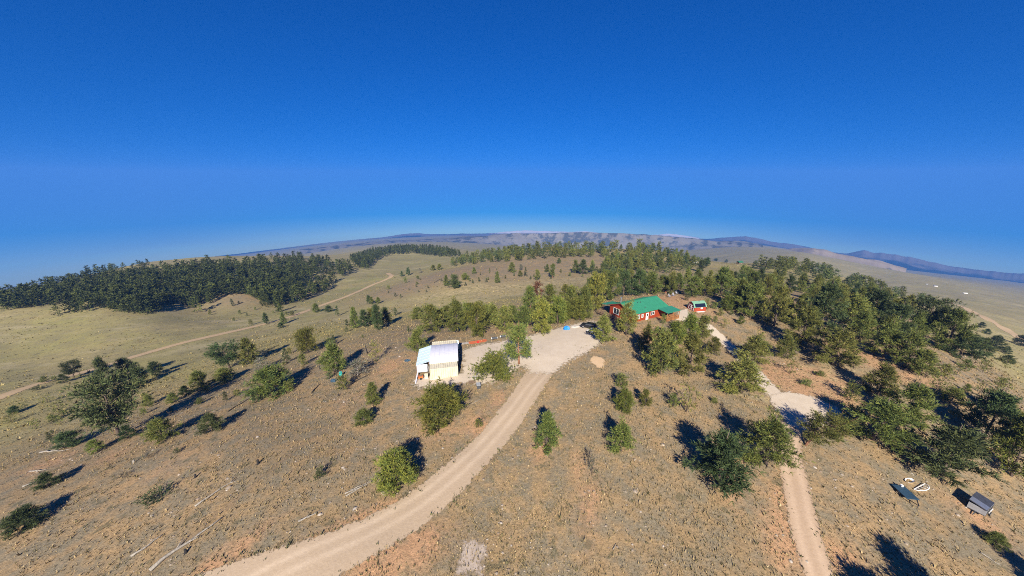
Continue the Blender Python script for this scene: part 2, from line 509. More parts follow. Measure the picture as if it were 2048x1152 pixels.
M_grass = tint_material('dry_grass', .9, 0.0, 1.0, 0.0, .05)

# ------------------------------------------------------------------ roads, yard and bare patches (world polygons)
drive_L = [(330,1180),(420,1142),(520,1108),(620,1078),(720,1040),(800,1000),(870,947),(920,905),(965,862),(1002,815),(1035,770),(1062,725),(1076,695)]
drive_R = [(1172,690),(1146,712),(1112,742),(1082,785),(1056,825),(1024,872),(982,920),(925,982),(862,1038),(790,1088),(715,1130),(640,1180)]
POLY_DRIVE = smooth(px_poly(drive_L), 4) + smooth(px_poly(drive_R), 4)
POLY_YARD = px_poly([(926,700),(960,690),(1000,683),(1050,674),(1100,660),(1150,648),(1186,640),(1212,652),(1216,668),(1200,690),(1176,706),(1140,722),(1108,748),(1062,748),(1044,732),(1015,752),(980,768),(935,768),(880,772),(838,778),(826,768),(834,752),(900,752),(922,745)])
POLY_PAD = px_poly([(1536,792),(1575,783),(1620,792),(1668,812),(1700,838),(1660,852),(1612,862),(1575,850),(1552,822)])
POLY_COURT = px_poly([(1350,640),(1358,622),(1375,618),(1382,632),(1376,645)])
def path_poly(pts, w, n=6):
    return ribbon_poly(smooth(px_poly(pts), n), w)
POLY_TRACK = path_poly([(1652,1190),(1632,1130),(1616,1080),(1604,1030),(1594,980),(1583,930),(1578,885),(1590,845)], 1.75)
POLY_PATH = path_poly([(1560,800),(1520,755),(1488,722),(1462,695),(1440,675),(1418,655),(1392,640)], 1.7)
_lc = px_poly([(0,795),(60,773),(120,757),(200,735),(280,710),(350,690),(420,673),(500,655),(570,637),(640,612),(700,590),(740,572),(768,561),(783,552),(776,546)])
_lc = [(2 * _lc[0][0] - _lc[1][0] + (_lc[0][0] - _lc[1][0]) * 1.5, 2 * _lc[0][1] - _lc[1][1] + (_lc[0][1] - _lc[1][1]) * 1.5)] + _lc
POLY_ROADL = ribbon_poly(smooth(_lc, 6), 2.6)
_rc = px_poly([(1885,601),(1910,609),(1940,621),(1975,638),(2010,658),(2046,680)])
_rc = _rc + [(_rc[-1][0] + (_rc[-1][0] - _rc[-2][0]) * 1.6, _rc[-1][1] + (_rc[-1][1] - _rc[-2][1]) * 1.6)]
POLY_ROADR = ribbon_poly(smooth(_rc, 6), 5.0)
POLY_SAND = [(hit(1196,724).x + 1.55 * math.cos(t) * (1 + .2 * math.sin(3 * t)), hit(1196,724).y + 2.6 * math.sin(t)) for t in np.linspace(0, 6.2, 18)]
POLY_ROCKY = path_poly([(938,1150),(945,1110),(960,1085)], 1.5)

# ------------------------------------------------------------------ ground
def zones():
    Z = np.zeros(GX.shape + (4,), np.float32)
    d = np.hypot(GX, GY)
    low = np.clip((-7.5 - GZ) / 9.0, 0, 1) * np.clip((d - 85) / 60, 0, 1)
    far = np.clip((d - 420) / 250, 0, 1)
    Z[..., 0] = np.maximum(low, far)
    def blob(px, py, rx, ry, ch, amt, mode='add'):
        p = hit(px, py)
        if p is None: return
        # axes: across and along the viewing direction
        L = math.hypot(p.x, p.y); ux, uy = p.x / L, p.y / L
        dx, dy = GX - p.x, GY - p.y
        al = dx * ux + dy * uy; ac = dx * uy - dy * ux
        w = np.exp(-((ac / rx) ** 2 + (al / ry) ** 2)) * amt
        if mode == 'add': Z[..., ch] = np.clip(Z[..., ch] + w, 0, 1)
        else: Z[..., ch] *= (1 - np.clip(w, 0, 1))
    # tan hillside behind the valley
    for b in ((900,545,60,50),(1000,540,60,60),(1100,520,80,80),(1200,530,70,70),(1300,530,60,50),(860,560,40,35),(800,580,30,25),(470,585,50,50),(540,590,30,40)):
        blob(*b, 0, .85, 'mul')
    # bare orange soil
    for b in ((1345,598,9,8,.9),(1370,605,8,8,.7),(1330,680,6,7,.6),(1290,665,6,5,.5),(1590,760,10,9,.7),(1640,770,9,8,.6),(1430,640,8,8,.4),(1080,900,2.2,3,.8),
              (880,860,5,4,.6),(960,850,2.5,4,.8),(1000,800,2.5,4,.8),(640,1090,9,2.2,.9),(780,1030,5,2.2,.7),(430,1130,7,2.2,.9),(1560,1000,2.5,7,.6),(1580,1100,2.5,5,.8),(760,1120,6,3,.8),(850,1090,5,3,.5),
              (1690,1120,2.5,4,.7),(1720,700,9,7,.7),(1830,760,9,7,.5),(780,735,5,6,.7),(700,800,5,6,.4),(640,690,8,9,.5),(1020,660,8,4,.6),(1190,700,4,4,.4),(100,925,5,5,.6),(235,905,5,4,.5),(340,930,5,4,.4),
              (1180,1010,2,7,.6),(1150,930,1.5,4,.5),(1470,960,2,6,.6),(1960,1040,4,3,.8),(1000,720,6,5,.3),(870,700,8,5,.5),(560,670,12,9,.3)):
        blob(*b[:4], 1, min(1, b[4] * 1.35))
    # straw along the swale
    for b in ((960,582,45,7,.9),(1060,572,40,8,1),(1000,590,45,7,.8),(880,590,35,8,.5),(1120,560,30,10,.8),(840,620,30,12,.4),(1400,545,40,20,.5),(1930,640,80,30,.4),(2030,650,90,18,.7),(2000,632,80,14,.5),(1540,800,8,6,.6),(1700,760,12,8,.5),(1985,600,120,40,.4)):
        blob(*b[:4], 2, b[4])
    # fresher green
    for b in ((700,580,20,14,.9),(640,600,20,12,.8),(740,558,20,14,.9),(600,620,22,8,.6),(830,540,45,20,.4),(850,525,60,40,.4),(1780,600,30,20,.6),(1700,575,40,30,.5),(1450,545,40,22,.5),(1880,655,30,16,.6),(560,640,22,7,.4),(200,660,60,14,.3),(120,650,40,14,.3),(900,505,150,120,.4)):
        blob(*b[:4], 3, b[4])
    return Z

def build_ground():
    Zc = zones()
    V = np.stack([GX, GY, GZ], -1).reshape(-1, 3)
    c = np.array([[0, 0, float(H(0.01, 0.01))]])
    i = np.arange(NR - 1)[:, None]; j = np.arange(NA)[None, :]; j1 = (j + 1) % NA
    F = np.stack([i * NA + j, (i + 1) * NA + j, (i + 1) * NA + j1, i * NA + j1], -1).reshape(-1, 4)
    cap = np.stack([np.full(NA, len(V)), np.arange(NA), (np.arange(NA) + 1) % NA, (np.arange(NA) + 1) % NA], -1)
    V = np.concatenate([V, c])
    me = bpy.data.meshes.new('ground')
    me.vertices.add(len(V)); me.vertices.foreach_set('co', V.astype(np.float32).ravel())
    F3 = cap[:, :3]
    nq, ntr = len(F), len(F3)
    me.loops.add(nq * 4 + ntr * 3)
    me.loops.foreach_set('vertex_index', np.concatenate([F.ravel(), F3.ravel()]).astype(np.int32))
    me.polygons.add(nq + ntr)
    me.polygons.foreach_set('loop_start', np.concatenate([np.arange(nq) * 4, nq * 4 + np.arange(ntr) * 3]).astype(np.int32))
    at = me.color_attributes.new('zone', 'FLOAT_COLOR', 'POINT')
    zc = np.concatenate([Zc.reshape(-1, 4), np.zeros((1, 4), np.float32)])
    at.data.foreach_set('color', zc.ravel())
    me.update(calc_edges=True)
    me.polygons.foreach_set('use_smooth', np.ones(nq + ntr, bool))
    me.materials.append(M_ground)
    o = link(bpy.data.objects.new('ground', me)); o['kind'] = 'structure'
build_ground()

def sheet(name, poly, m, cell=.5, soft=.6, lift=.05, center=None):
    """ragged sheet draped over the ground inside a world polygon"""
    A = np.array(poly); x0, y0 = A.min(0) - 1.5; x1, y1 = A.max(0) + 1.5
    nx, ny = int((x1 - x0) / cell) + 2, int((y1 - y0) / cell) + 2
    X, Y = np.meshgrid(x0 + np.arange(nx) * cell, y0 + np.arange(ny) * cell, indexing='ij')
    sd = sdist(X, Y, poly)
    keep = sd > -soft * 1.2
    cellk = keep[:-1, :-1] & keep[1:, :-1] & keep[1:, 1:] & keep[:-1, 1:]
    idx = np.arange(nx * ny).reshape(nx, ny)
    ii, jj = np.nonzero(cellk)
    F = np.stack([idx[ii, jj], idx[ii + 1, jj], idx[ii + 1, jj + 1], idx[ii, jj + 1]], -1)
    used, inv = np.unique(F, return_inverse=True)
    F = inv.reshape(-1, 4)
    Zs = Gz(X, Y) + lift
    V = np.stack([X, Y, Zs], -1).reshape(-1, 3)[used]
    e = np.clip(sd / (2 * soft) + .5, 0, 1).reshape(-1)[used]
    rut = np.zeros_like(e)
    if center is not None:
        cd = seg_dist(V[:, 0], V[:, 1], center, False)
        rut = np.exp(-((cd - .85) / .38) ** 2)
    me = np_mesh(name, V, F, np.stack([e, rut, e], -1), 'edge', True)
    me.materials.append(m)
    o = link(bpy.data.objects.new(name, me)); o['kind'] = 'structure'
    return o

def mid_line(poly):
    k = len(poly) // 2
    a = np.array(poly[:k]); b = np.array(poly[k:][::-1])
    t = np.linspace(0, 1, 40)
    ra = np.stack([np.interp(t, np.linspace(0, 1, len(a)), a[:, i]) for i in (0, 1)], 1)
    rb = np.stack([np.interp(t, np.linspace(0, 1, len(b)), b[:, i]) for i in (0, 1)], 1)
    return [tuple(p) for p in (ra + rb) / 2]

sheet('driveway', POLY_DRIVE, M_drive, .4, .45, .05, mid_line(POLY_DRIVE))
sheet('gravel_yard', POLY_YARD, M_gravel, .45, 1.7, .09)
sheet('gravel_pad', POLY_PAD, M_gravel, .45, .9, .09)
sheet('courtyard', POLY_COURT, M_gravel, .45, .5, .07)
sheet('dirt_track', POLY_TRACK, M_track, .4, .5, .05, mid_line(POLY_TRACK))
sheet('garden_path', POLY_PATH, M_gravel, .4, .6, .06)
sheet('dirt_road', POLY_ROADL, M_road, .9, .9, .07, mid_line(POLY_ROADL))
sheet('plain_road', POLY_ROADR, M_road, 1.6, 1.5, .10)
sheet('sand_patch', POLY_SAND, M_sand, .3, .5, .05)
M_trail = sheet_material('trodden_soil', (.34, .245, .145), (.38, .275, .165), (.29, .205, .12), 3.0, False, 3.0)
sheet('faint_trail', path_poly([(300,1150),(380,1075),(470,1000),(560,925),(640,865),(710,815),(770,780)], .55), M_trail, .35, .9, .04)
sheet('faint_trail', path_poly([(1180,960),(1172,1010),(1165,1060),(1190,1100)], .4), M_trail, .3, .8, .04)
sheet('faint_trail', path_poly([(1420,905),(1450,950),(1480,985),(1530,1015)], .4), M_trail, .3, .8, .04)
sheet('rocky_patch', POLY_ROCKY, M_rocky, .3, .9, .04)

# ------------------------------------------------------------------ hills and mountains on the horizon
def range_material(name, c1, c2, cf, fscale, fcover, cs=None):
    m = bpy.data.materials.new(name); m.use_nodes = True
    nt = m.node_tree; b = nt.nodes['Principled BSDF']; b.inputs['Roughness'].default_value = 1; b.inputs['Specular IOR Level'].default_value = 0
    P = N(nt, 'ShaderNodeTexCoord').outputs['Object']
    at = N(nt, 'ShaderNodeVertexColor', layer_name='cover')
    sep = N(nt, 'ShaderNodeSeparateColor'); nt.links.new(at.outputs['Color'], sep.inputs[0])
    a, _ = noise(nt, P, fscale * .6, 5, .6)
    f, _ = noise(nt, P, fscale, 6, .65, .25, .75, -.5, .5)
    c = mixc(nt, a, c1, c2)
    k = N(nt, 'ShaderNodeMapRange'); k.inputs[1].default_value = .5 - .12; k.inputs[2].default_value = .5 + .12
    nt.links.new(math_(nt, 'ADD', math_(nt, 'ADD', sep.outputs[0], math_(nt, 'MULTIPLY', f, .9)), fcover - .5), k.inputs[0])
    c = mixc(nt, k.outputs[0], c, cf)
    if cs:
        k2 = N(nt, 'ShaderNodeMapRange'); k2.inputs[1].default_value = .62; k2.inputs[2].default_value = .8
        nt.links.new(math_(nt, 'ADD', sep.outputs[1], math_(nt, 'MULTIPLY', f, .35)), k2.inputs[0])
        c = mixc(nt, k2.outputs[0], c, cs)
    nt.links.new(c, b.inputs['Base Color'])
    return m

def ridge(name, m, sky, d_toe, d_top, d_back, spur, seed, step=3.0, folds=0.0, rows=26, cover=.5, rough=1.0, fold_px=30):
    """mountain range whose crest follows a skyline, with spurs running down to the plain"""
    sk = np.array(sky, float)
    px = np.arange(sk[0, 0], sk[-1, 0] + .1, step)
    py = np.interp(px, sk[:, 0], sk[:, 1])
    py = py + rough * 1.1 * fbm(px / 14, px * 0 + seed, seed, 3)
    cx, cy, cz = [], [], []
    nc = len(px)
    crest = np.array([PXR(a, b, d_top) for a, b in zip(px, py)])
    ux = crest[:, 0] / d_top; uy = crest[:, 1] / d_top
    ph = (px / fold_px + 4.5 * fbm(px / 170, px * 0, seed + 5, 2)) % 1.0
    sfold = np.where(ph < .35, ph / .35, (1 - ph) / .65)      # 0 gully, 1 spur
    V = np.zeros((2 * rows, nc, 3)); C = np.zeros((2 * rows, nc, 3))
    ends = np.clip(np.minimum(px - px[0], px[-1] - px) / 40.0, 0, 1) ** .6
    for r in range(2 * rows):
        if r < rows:
            t = r / (rows - 1.0)
            dd = d_toe + (d_top - d_toe) * t
            prof = t ** 1.25
        else:
            t = 1 - (r - rows + 1) / float(rows)
            dd = d_top + (d_back - d_top) * (1 - t); prof = t ** 1.1
        x, y = ux * dd, uy * dd
        base = Gz(x, y) - 4
        zc = crest[:, 2] * 1.0
        nz = fbm(x / spur, y / spur, seed, 4)
        w = 4 * t * (1 - t)
        hgt = base + (zc - base) * np.clip(prof + w * (.28 * nz - folds * (1 - sfold) * (.55 if r < rows else .2)), -.05, 1.0)
        V[r] = np.stack([x, y, hgt], -1)
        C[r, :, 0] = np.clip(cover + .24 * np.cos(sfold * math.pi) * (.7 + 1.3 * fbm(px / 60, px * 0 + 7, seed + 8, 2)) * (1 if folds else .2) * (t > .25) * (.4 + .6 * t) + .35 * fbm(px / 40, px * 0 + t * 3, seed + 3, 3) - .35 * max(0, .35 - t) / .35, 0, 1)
        C[r, :, 1] = t
    n2 = 2 * rows
    i = np.arange(n2 - 1)[:, None]; j = np.arange(nc - 1)[None, :]
    F = np.stack([i * nc + j, i * nc + j + 1, (i + 1) * nc + j + 1, (i + 1) * nc + j], -1).reshape(-1, 4)
    me = np_mesh(name, V.reshape(-1, 3), F, C.reshape(-1, 3), 'cover', True)
    me.materials.append(m)
    o = link(bpy.data.objects.new(name, me)); o['kind'] = 'structure'
    return o

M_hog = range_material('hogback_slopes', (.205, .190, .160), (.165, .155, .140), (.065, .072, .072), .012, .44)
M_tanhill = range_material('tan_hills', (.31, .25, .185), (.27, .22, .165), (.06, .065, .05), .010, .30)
M_blue = range_material('haze_blue_forest_slopes', (.045, .065, .085), (.035, .052, .07), (.022, .036, .05), .004, .55, (.155, .140, .140))  # dark forest colours with the blue of distant haze mixed in
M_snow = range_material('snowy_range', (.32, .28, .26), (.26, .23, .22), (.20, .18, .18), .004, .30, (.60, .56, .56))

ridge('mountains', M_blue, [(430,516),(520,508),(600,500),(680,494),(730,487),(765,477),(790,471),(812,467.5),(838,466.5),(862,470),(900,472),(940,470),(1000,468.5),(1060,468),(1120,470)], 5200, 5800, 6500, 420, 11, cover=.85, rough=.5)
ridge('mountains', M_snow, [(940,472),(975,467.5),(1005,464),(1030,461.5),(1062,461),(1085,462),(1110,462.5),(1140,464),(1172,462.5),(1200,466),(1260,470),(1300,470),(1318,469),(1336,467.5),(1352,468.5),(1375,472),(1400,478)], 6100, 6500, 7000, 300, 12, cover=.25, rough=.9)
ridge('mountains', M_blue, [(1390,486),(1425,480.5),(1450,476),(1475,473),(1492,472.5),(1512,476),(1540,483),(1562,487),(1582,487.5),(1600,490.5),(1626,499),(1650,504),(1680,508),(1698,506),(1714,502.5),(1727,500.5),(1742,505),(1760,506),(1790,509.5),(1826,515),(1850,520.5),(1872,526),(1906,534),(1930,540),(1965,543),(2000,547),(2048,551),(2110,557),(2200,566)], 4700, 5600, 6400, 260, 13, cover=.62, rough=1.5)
ridge('hogback_ridge', M_hog, [(600,505),(660,501),(720,496),(780,491),(850,485),(905,480),(960,474),(1000,469),(1030,466.5),(1080,467),(1110,465.5),(1145,465),(1172,464),(1200,466),(1240,466.5),(1290,469),(1335,473),(1370,475),(1405,479),(1435,485),(1460,488),(1482,490),(1502,495),(1524,501)], 2430, 2620, 3300, 130, 14, folds=.16, cover=.46, rough=.9, fold_px=29, step=2.0)
ridge('hills', M_tanhill, [(1545,514),(1580,507.5),(1605,502.5),(1626,500),(1648,503),(1672,509),(1700,514),(1730,519),(1760,526),(1785,534),(1812,545)], 1900, 2300, 2900, 150, 15, folds=.25, cover=.30, rough=.6, fold_px=60, step=2.0)
ridge('hills', M_tanhill, [(1625,533),(1645,528),(1662,523.5),(1680,527),(1705,534),(1730,541)], 1650, 1800, 2000, 90, 16, folds=.15, cover=.0, rough=.3, fold_px=50, step=2.0)

# the air between here and the mountains
hz = MB().box((0, 1000, (-1330 + CZ + 210) / 2), (16400, 14400, 1330 + CZ + 210)).build('haze', None)
hz['kind'] = 'stuff'; hz['label'] = 'pale blue haze over the far plain and mountains'
mh = bpy.data.materials.new('thin_air'); mh.use_nodes = True
nt = mh.node_tree; nt.nodes.clear()
ho = N(nt, 'ShaderNodeOutputMaterial'); hv = N(nt, 'ShaderNodeVolumePrincipled')
hv.inputs['Color'].default_value = (.115, .36, .95, 1); hv.inputs['Density'].default_value = .00015
hv.inputs['Anisotropy'].default_value = 0.0
nt.links.new(hv.outputs[0], ho.inputs['Volume'])
hz.data.materials.append(mh)

# ------------------------------------------------------------------ trees: templates
def unit(v):
    return v / (np.linalg.norm(v, axis=-1, keepdims=True) + 1e-9)

GREENS = np.array([(.125, .142, .030), (.098, .120, .030), (.155, .162, .034), (.072, .094, .028), (.135, .134, .036)])

def blades(C, D, k, L, w, rng, spread=.75, pal=GREENS, cvar=.3):
    """k needle blades at every twig end"""
    m = len(C)
    c = np.repeat(C, k, 0); d = unit(np.repeat(D, k, 0) + rng.normal(0, spread, (m * k, 3)))
    side = unit(np.cross(d, rng.normal(0, 1, (m * k, 3))))
    l = L * rng.uniform(.7, 1.25, (m * k, 1)); ww = w * rng.uniform(.7, 1.3, (m * k, 1))
    V = np.stack([c - side * ww * .5, c + side * ww * .5, c + d * l + side * ww * .22, c + d * l - side * ww * .22], 1).reshape(-1, 3)
    F = np.arange(m * k * 4).reshape(-1, 4)
    tw = pal[rng.integers(0, len(pal), m)] * rng.uniform(1 - cvar, 1 + cvar, (m, 1)) * 1.18
    col = np.repeat(np.repeat(tw, k, 0) * rng.uniform(.85, 1.15, (m * k, 1)), 4, 0)
    return V, F, col

class Tpl: pass

def make_tree(kind, seed, Ht, Wd, limbs, twigs, k, L, w, low=.05, el=(10, 55), prof='egg', clump=.12, lean=(0, 0), pal=GREENS, trunk_r=.02, bark=None, gaps=.0, spread=.62):
    rng = np.random.default_rng(seed)
    mb = MB()
    Rm = Wd / 2
    bend = rng.normal(0, .03, 2) * Ht
    lx, ly = lean
    def axis(t):
        return np.array([bend[0] * math.sin(t * 3) + lx * t ** 1.2, bend[1] * math.sin(t * 2.4) + ly * t ** 1.2, t * Ht])
    r0 = trunk_r * Ht
    ts = np.linspace(0, .97, 8)
    mb.tube([axis(t) - np.array([0, 0, .25 if t == 0 else 0]) for t in ts], [r0 * (1.25 if t == 0 else 1) * (1 - .88 * t) for t in ts], 6)
    C, D = [], []
    az = rng.uniform(0, 6.28)
    for i in range(limbs):
        t = low + (1 - low) * ((i + rng.uniform(0, 1)) / limbs) ** .95
        t = min(t, .985)
        az += 2.4 + rng.normal(0, .5)
        if rng.uniform() < gaps: continue
        s = (t - low) / (1 - low)
        if prof == 'egg': pr = (1.0 - .10 * (1 - s)) * math.sqrt(max(0, 1 - (max(0, s - .35) / .66) ** 2)) * (.72 + .28 * min(1, s / .3))
        elif prof == 'pt': pr = min(1, .6 + s * 2.2) * (1 - max(0, s - .18) / .84) ** .85
        elif prof == 'cone': pr = (1 - s) ** .75 * .97 + .05
        elif prof == 'dome': pr = math.sqrt(max(0.02, 1 - (s * .98) ** 2.2))
        elif prof == 'flat': pr = (.35 + .65 * min(1, s / .55)) * math.sqrt(max(.05, 1 - (max(0, s - .6) / .42) ** 2))
        ln = Rm * pr * rng.uniform(.62, 1.18)
        e = R(el[0] + (el[1] - el[0]) * s + rng.normal(0, 9))
        dv = np.array([math.cos(az) * math.cos(e), math.sin(az) * math.cos(e), math.sin(e)])
        b0 = axis(t * (.80 if prof != 'cone' else .95))
        lv = ln / max(.35, math.cos(e))
        q = [b0 + dv * lv * u + np.array([0, 0, .10 * lv * u * u]) for u in (0, .4, .75, 1)]
        mb.tube(q, [r0 * .34 * (1 - .8 * t) * f for f in (1, .75, .45, .15)], 4, False)
        nt_ = max(3, int(twigs / limbs * (.45 + pr)))
        u = rng.beta(2.4, 1.2, nt_) * .82 + .2
        base = b0 + dv * (lv * u)[:, None] + np.array([0, 0, .10]) * (lv * u * u)[:, None]
        off = rng.normal(0, 1, (nt_, 3)) * (clump * Wd * (.45 + .75 * u))[:, None] * np.array([1, 1, .75])
        C.append(base + off); D.append(unit(dv * .9 + off / (clump * Wd) * .5 + np.array([0, 0, .55])))
    C = np.concatenate(C); D = np.concatenate(D)
    keep = (C[:, 2] > .06 * Ht * (low < .15) + 0.05) & (C[:, 2] < Ht * 1.02)
    V, F, col = blades(C[keep], D[keep], k, L, w, rng, spread, pal)
    V[:, 2] = np.maximum(V[:, 2], .02)
    T = Tpl()
    T.H, T.W = Ht, Wd
    T.crown = np_mesh('crown', V, F, col); T.crown.materials.append(M_needle)
    T.trunk = mb.mesh('trunk', bark or M_bark, True)
    T.arr = (V, F, col)
    return T

OLIVE = np.array([(.150, .158, .034), (.116, .134, .030), (.182, .182, .040), (.090, .106, .028)])
YELL = np.array([(.150, .160, .026), (.120, .140, .026), (.180, .178, .034), (.085, .105, .024)])
DARK = np.array([(.058, .080, .028), (.076, .094, .030), (.044, .062, .024)])
RUST = np.array([(.20, .095, .035), (.16, .080, .035), (.12, .075, .035)])
GREY = np.array([(.16, .15, .12), (.12, .115, .09), (.10, .11, .06)])
TPL = {
 'pinyon': [make_tree('pinyon', 10 + i, 6.5, 5.0, 54, 1500, 7, .38, .058, .06, (0, 60), ('pt', 'pt')[i % 2], .050, gaps=.14) for i in range(3)],
 'bright': [make_tree('bright', 20 + i, 6.5, 5.2, 50, 1500, 7, .38, .058, .08, (0, 60), ('pt', 'egg')[i % 2], .050, pal=YELL, gaps=.08) for i in range(3)],
 'pine': [make_tree('pine', 30 + i, 9.0, 5.4, 36, 1500, 7, .40, .060, .20, (-5, 60), 'pt', .058, bark=M_barkred, gaps=.16) for i in range(2)],
 'olive': [make_tree('olive', 40 + i, 8.5, 5.6, 42, 1550, 7, .40, .058, .10, (0, 62), ('pt', 'pt', 'pt')[i % 3], .047, pal=OLIVE, gaps=.14) for i in range(4)],
 'dark': [make_tree('dark', 50 + i, 7.5, 5.2, 42, 1350, 7, .42, .064, .10, (-5, 55), ('pt', 'pt')[i % 2], .050, pal=DARK, gaps=.12) for i in range(3)],
 'cone': [make_tree('cone', 60 + i, 6.5, 4.4, 76, 1350, 7, .34, .060, .03, (-8, 40), 'cone', .045) for i in range(2)],
 'round': [make_tree('round', 70, 5.2, 6.4, 64, 2000, 7, .34, .060, .05, (0, 75), 'dome', .065, pal=YELL)],
 'flat': [make_tree('flat', 80 + i, 7.0, 6.2, 30, 1100, 7, .44, .068, .30, (5, 50), 'flat', .06, pal=DARK, lean=(-.8 + .9 * i, .2), trunk_r=.028, gaps=.08) for i in range(3)],
 'open': [make_tree('open', 90 + i, 7.0, 4.6, 26, 420, 5, .38, .08, .12, (5, 55), 'pt', .075, pal=GREY, gaps=.1, bark=M_dead) for i in range(2)],
 'small': [make_tree('small', 100 + i, 2.6, 1.9, 24, 240, 7, .24, .042, .04, (5, 55), ('egg', 'pt')[i % 2], .09) for i in range(3)],
 'smallcone': [make_tree('smallcone', 110 + i, 3.4, 1.9, 30, 260, 7, .24, .042, .03, (0, 45), 'cone', .055, pal=DARK) for i in range(3)],
 'smallopen': [make_tree('smallopen', 120 + i, 2.4, 1.9, 16, 90, 5, .22, .05, .08, (10, 60), 'egg', .09, pal=OLIVE) for i in range(2)],
 'shrub': [make_tree('shrub', 130 + i, 1.0, 1.6, 24, 190, 5, .20, .04, .02, (10, 70), 'dome', .10, pal=DARK, trunk_r=.03) for i in range(2)],
 'greyshrub': [make_tree('greyshrub', 140, 1.1, 1.4, 22, 60, 5, .25, .035, .02, (20, 70), 'dome', .10, pal=GREY * .6, trunk_r=.03)],
 'rust': [make_tree('rust', 150, 6.0, 3.6, 30, 520, 5, .34, .08, .15, (5, 55), 'pt', .08, pal=RUST, gaps=.1)],
 'leaner': [make_tree('leaner', 160, 9.0, 7.0, 44, 2000, 7, .40, .060, .33, (0, 60), 'egg', .055, pal=OLIVE * .9, lean=(6.6, .4), trunk_r=.024, bark=M_barkred, gaps=.1)],
}
LOWT = [make_tree('low', 200 + i, 8.5, 3.6, 20, 74, 4, .84, .28, .10, (-5, 45), ('pt', 'pt', 'cone')[i % 3], .075, pal=DARK * np.array([1.25, 1.15, .8]) * (.55, .85, .7)[i % 3], gaps=.05, spread=.6) for i in range(6)]

NAMES = {'small': 'pine_sapling', 'smallcone': 'pine_sapling', 'smallopen': 'pine_sapling', 'shrub': 'shrub', 'greyshrub': 'shrub', 'cone': 'fir_tree', 'rust': 'dying_pine', 'open': 'pine_tree'}
CATS = {'pine_sapling': 'sapling', 'shrub': 'shrub', 'fir_tree': 'tree', 'dying_pine': 'tree', 'pine_tree': 'tree'}
_trng = random.Random(5)
TREES = []
def plant(P, h, r, kind, label, group=None, rz=None):
    T = _trng.choice(TPL[kind])
    nm = NAMES.get(kind, 'pine_tree')
    e = empty(nm, (P[0], P[1], P[2]), _trng.uniform(0, 6.28) if rz is None else rz, label, CATS[nm], group)
    e.scale = (2 * r / T.W, 2 * r / T.W, h / T.H)
    for n_, me in (('trunk', T.trunk), ('crown', T.crown)):
        link(bpy.data.objects.new(n_, me), e)
    TREES.append((P[0], P[1], r))
    return e

def T(bx, by, ty, w, kind, label, group=None, rz=None):
    P = hit(bx, by)
    if P is None: return
    D = axis_depth(P)
    w *= (.90 if bx < 1450 else .82) if kind not in ('leaner',) else 1.0
    r = w / 2 * D / FPX
    dep = math.atan2(CZ - P.z, math.hypot(P.x, P.y))
    h = top_z(P, ty) - P.z
    h = max(h - .35 * r * math.tan(dep), .45 * h) * (1.0 if bx < 1450 else .88)
    if NAMES.get(kind, '') not in ('shrub',):
        h = min(max(h, 1.0), 14)
    h *= _trng.uniform(1.0, 1.28) if NAMES.get(kind, '') != 'shrub' else 1.0
    plant(P, max(h, .35), r * _trng.uniform(.9, 1.03), kind, label, group, rz)

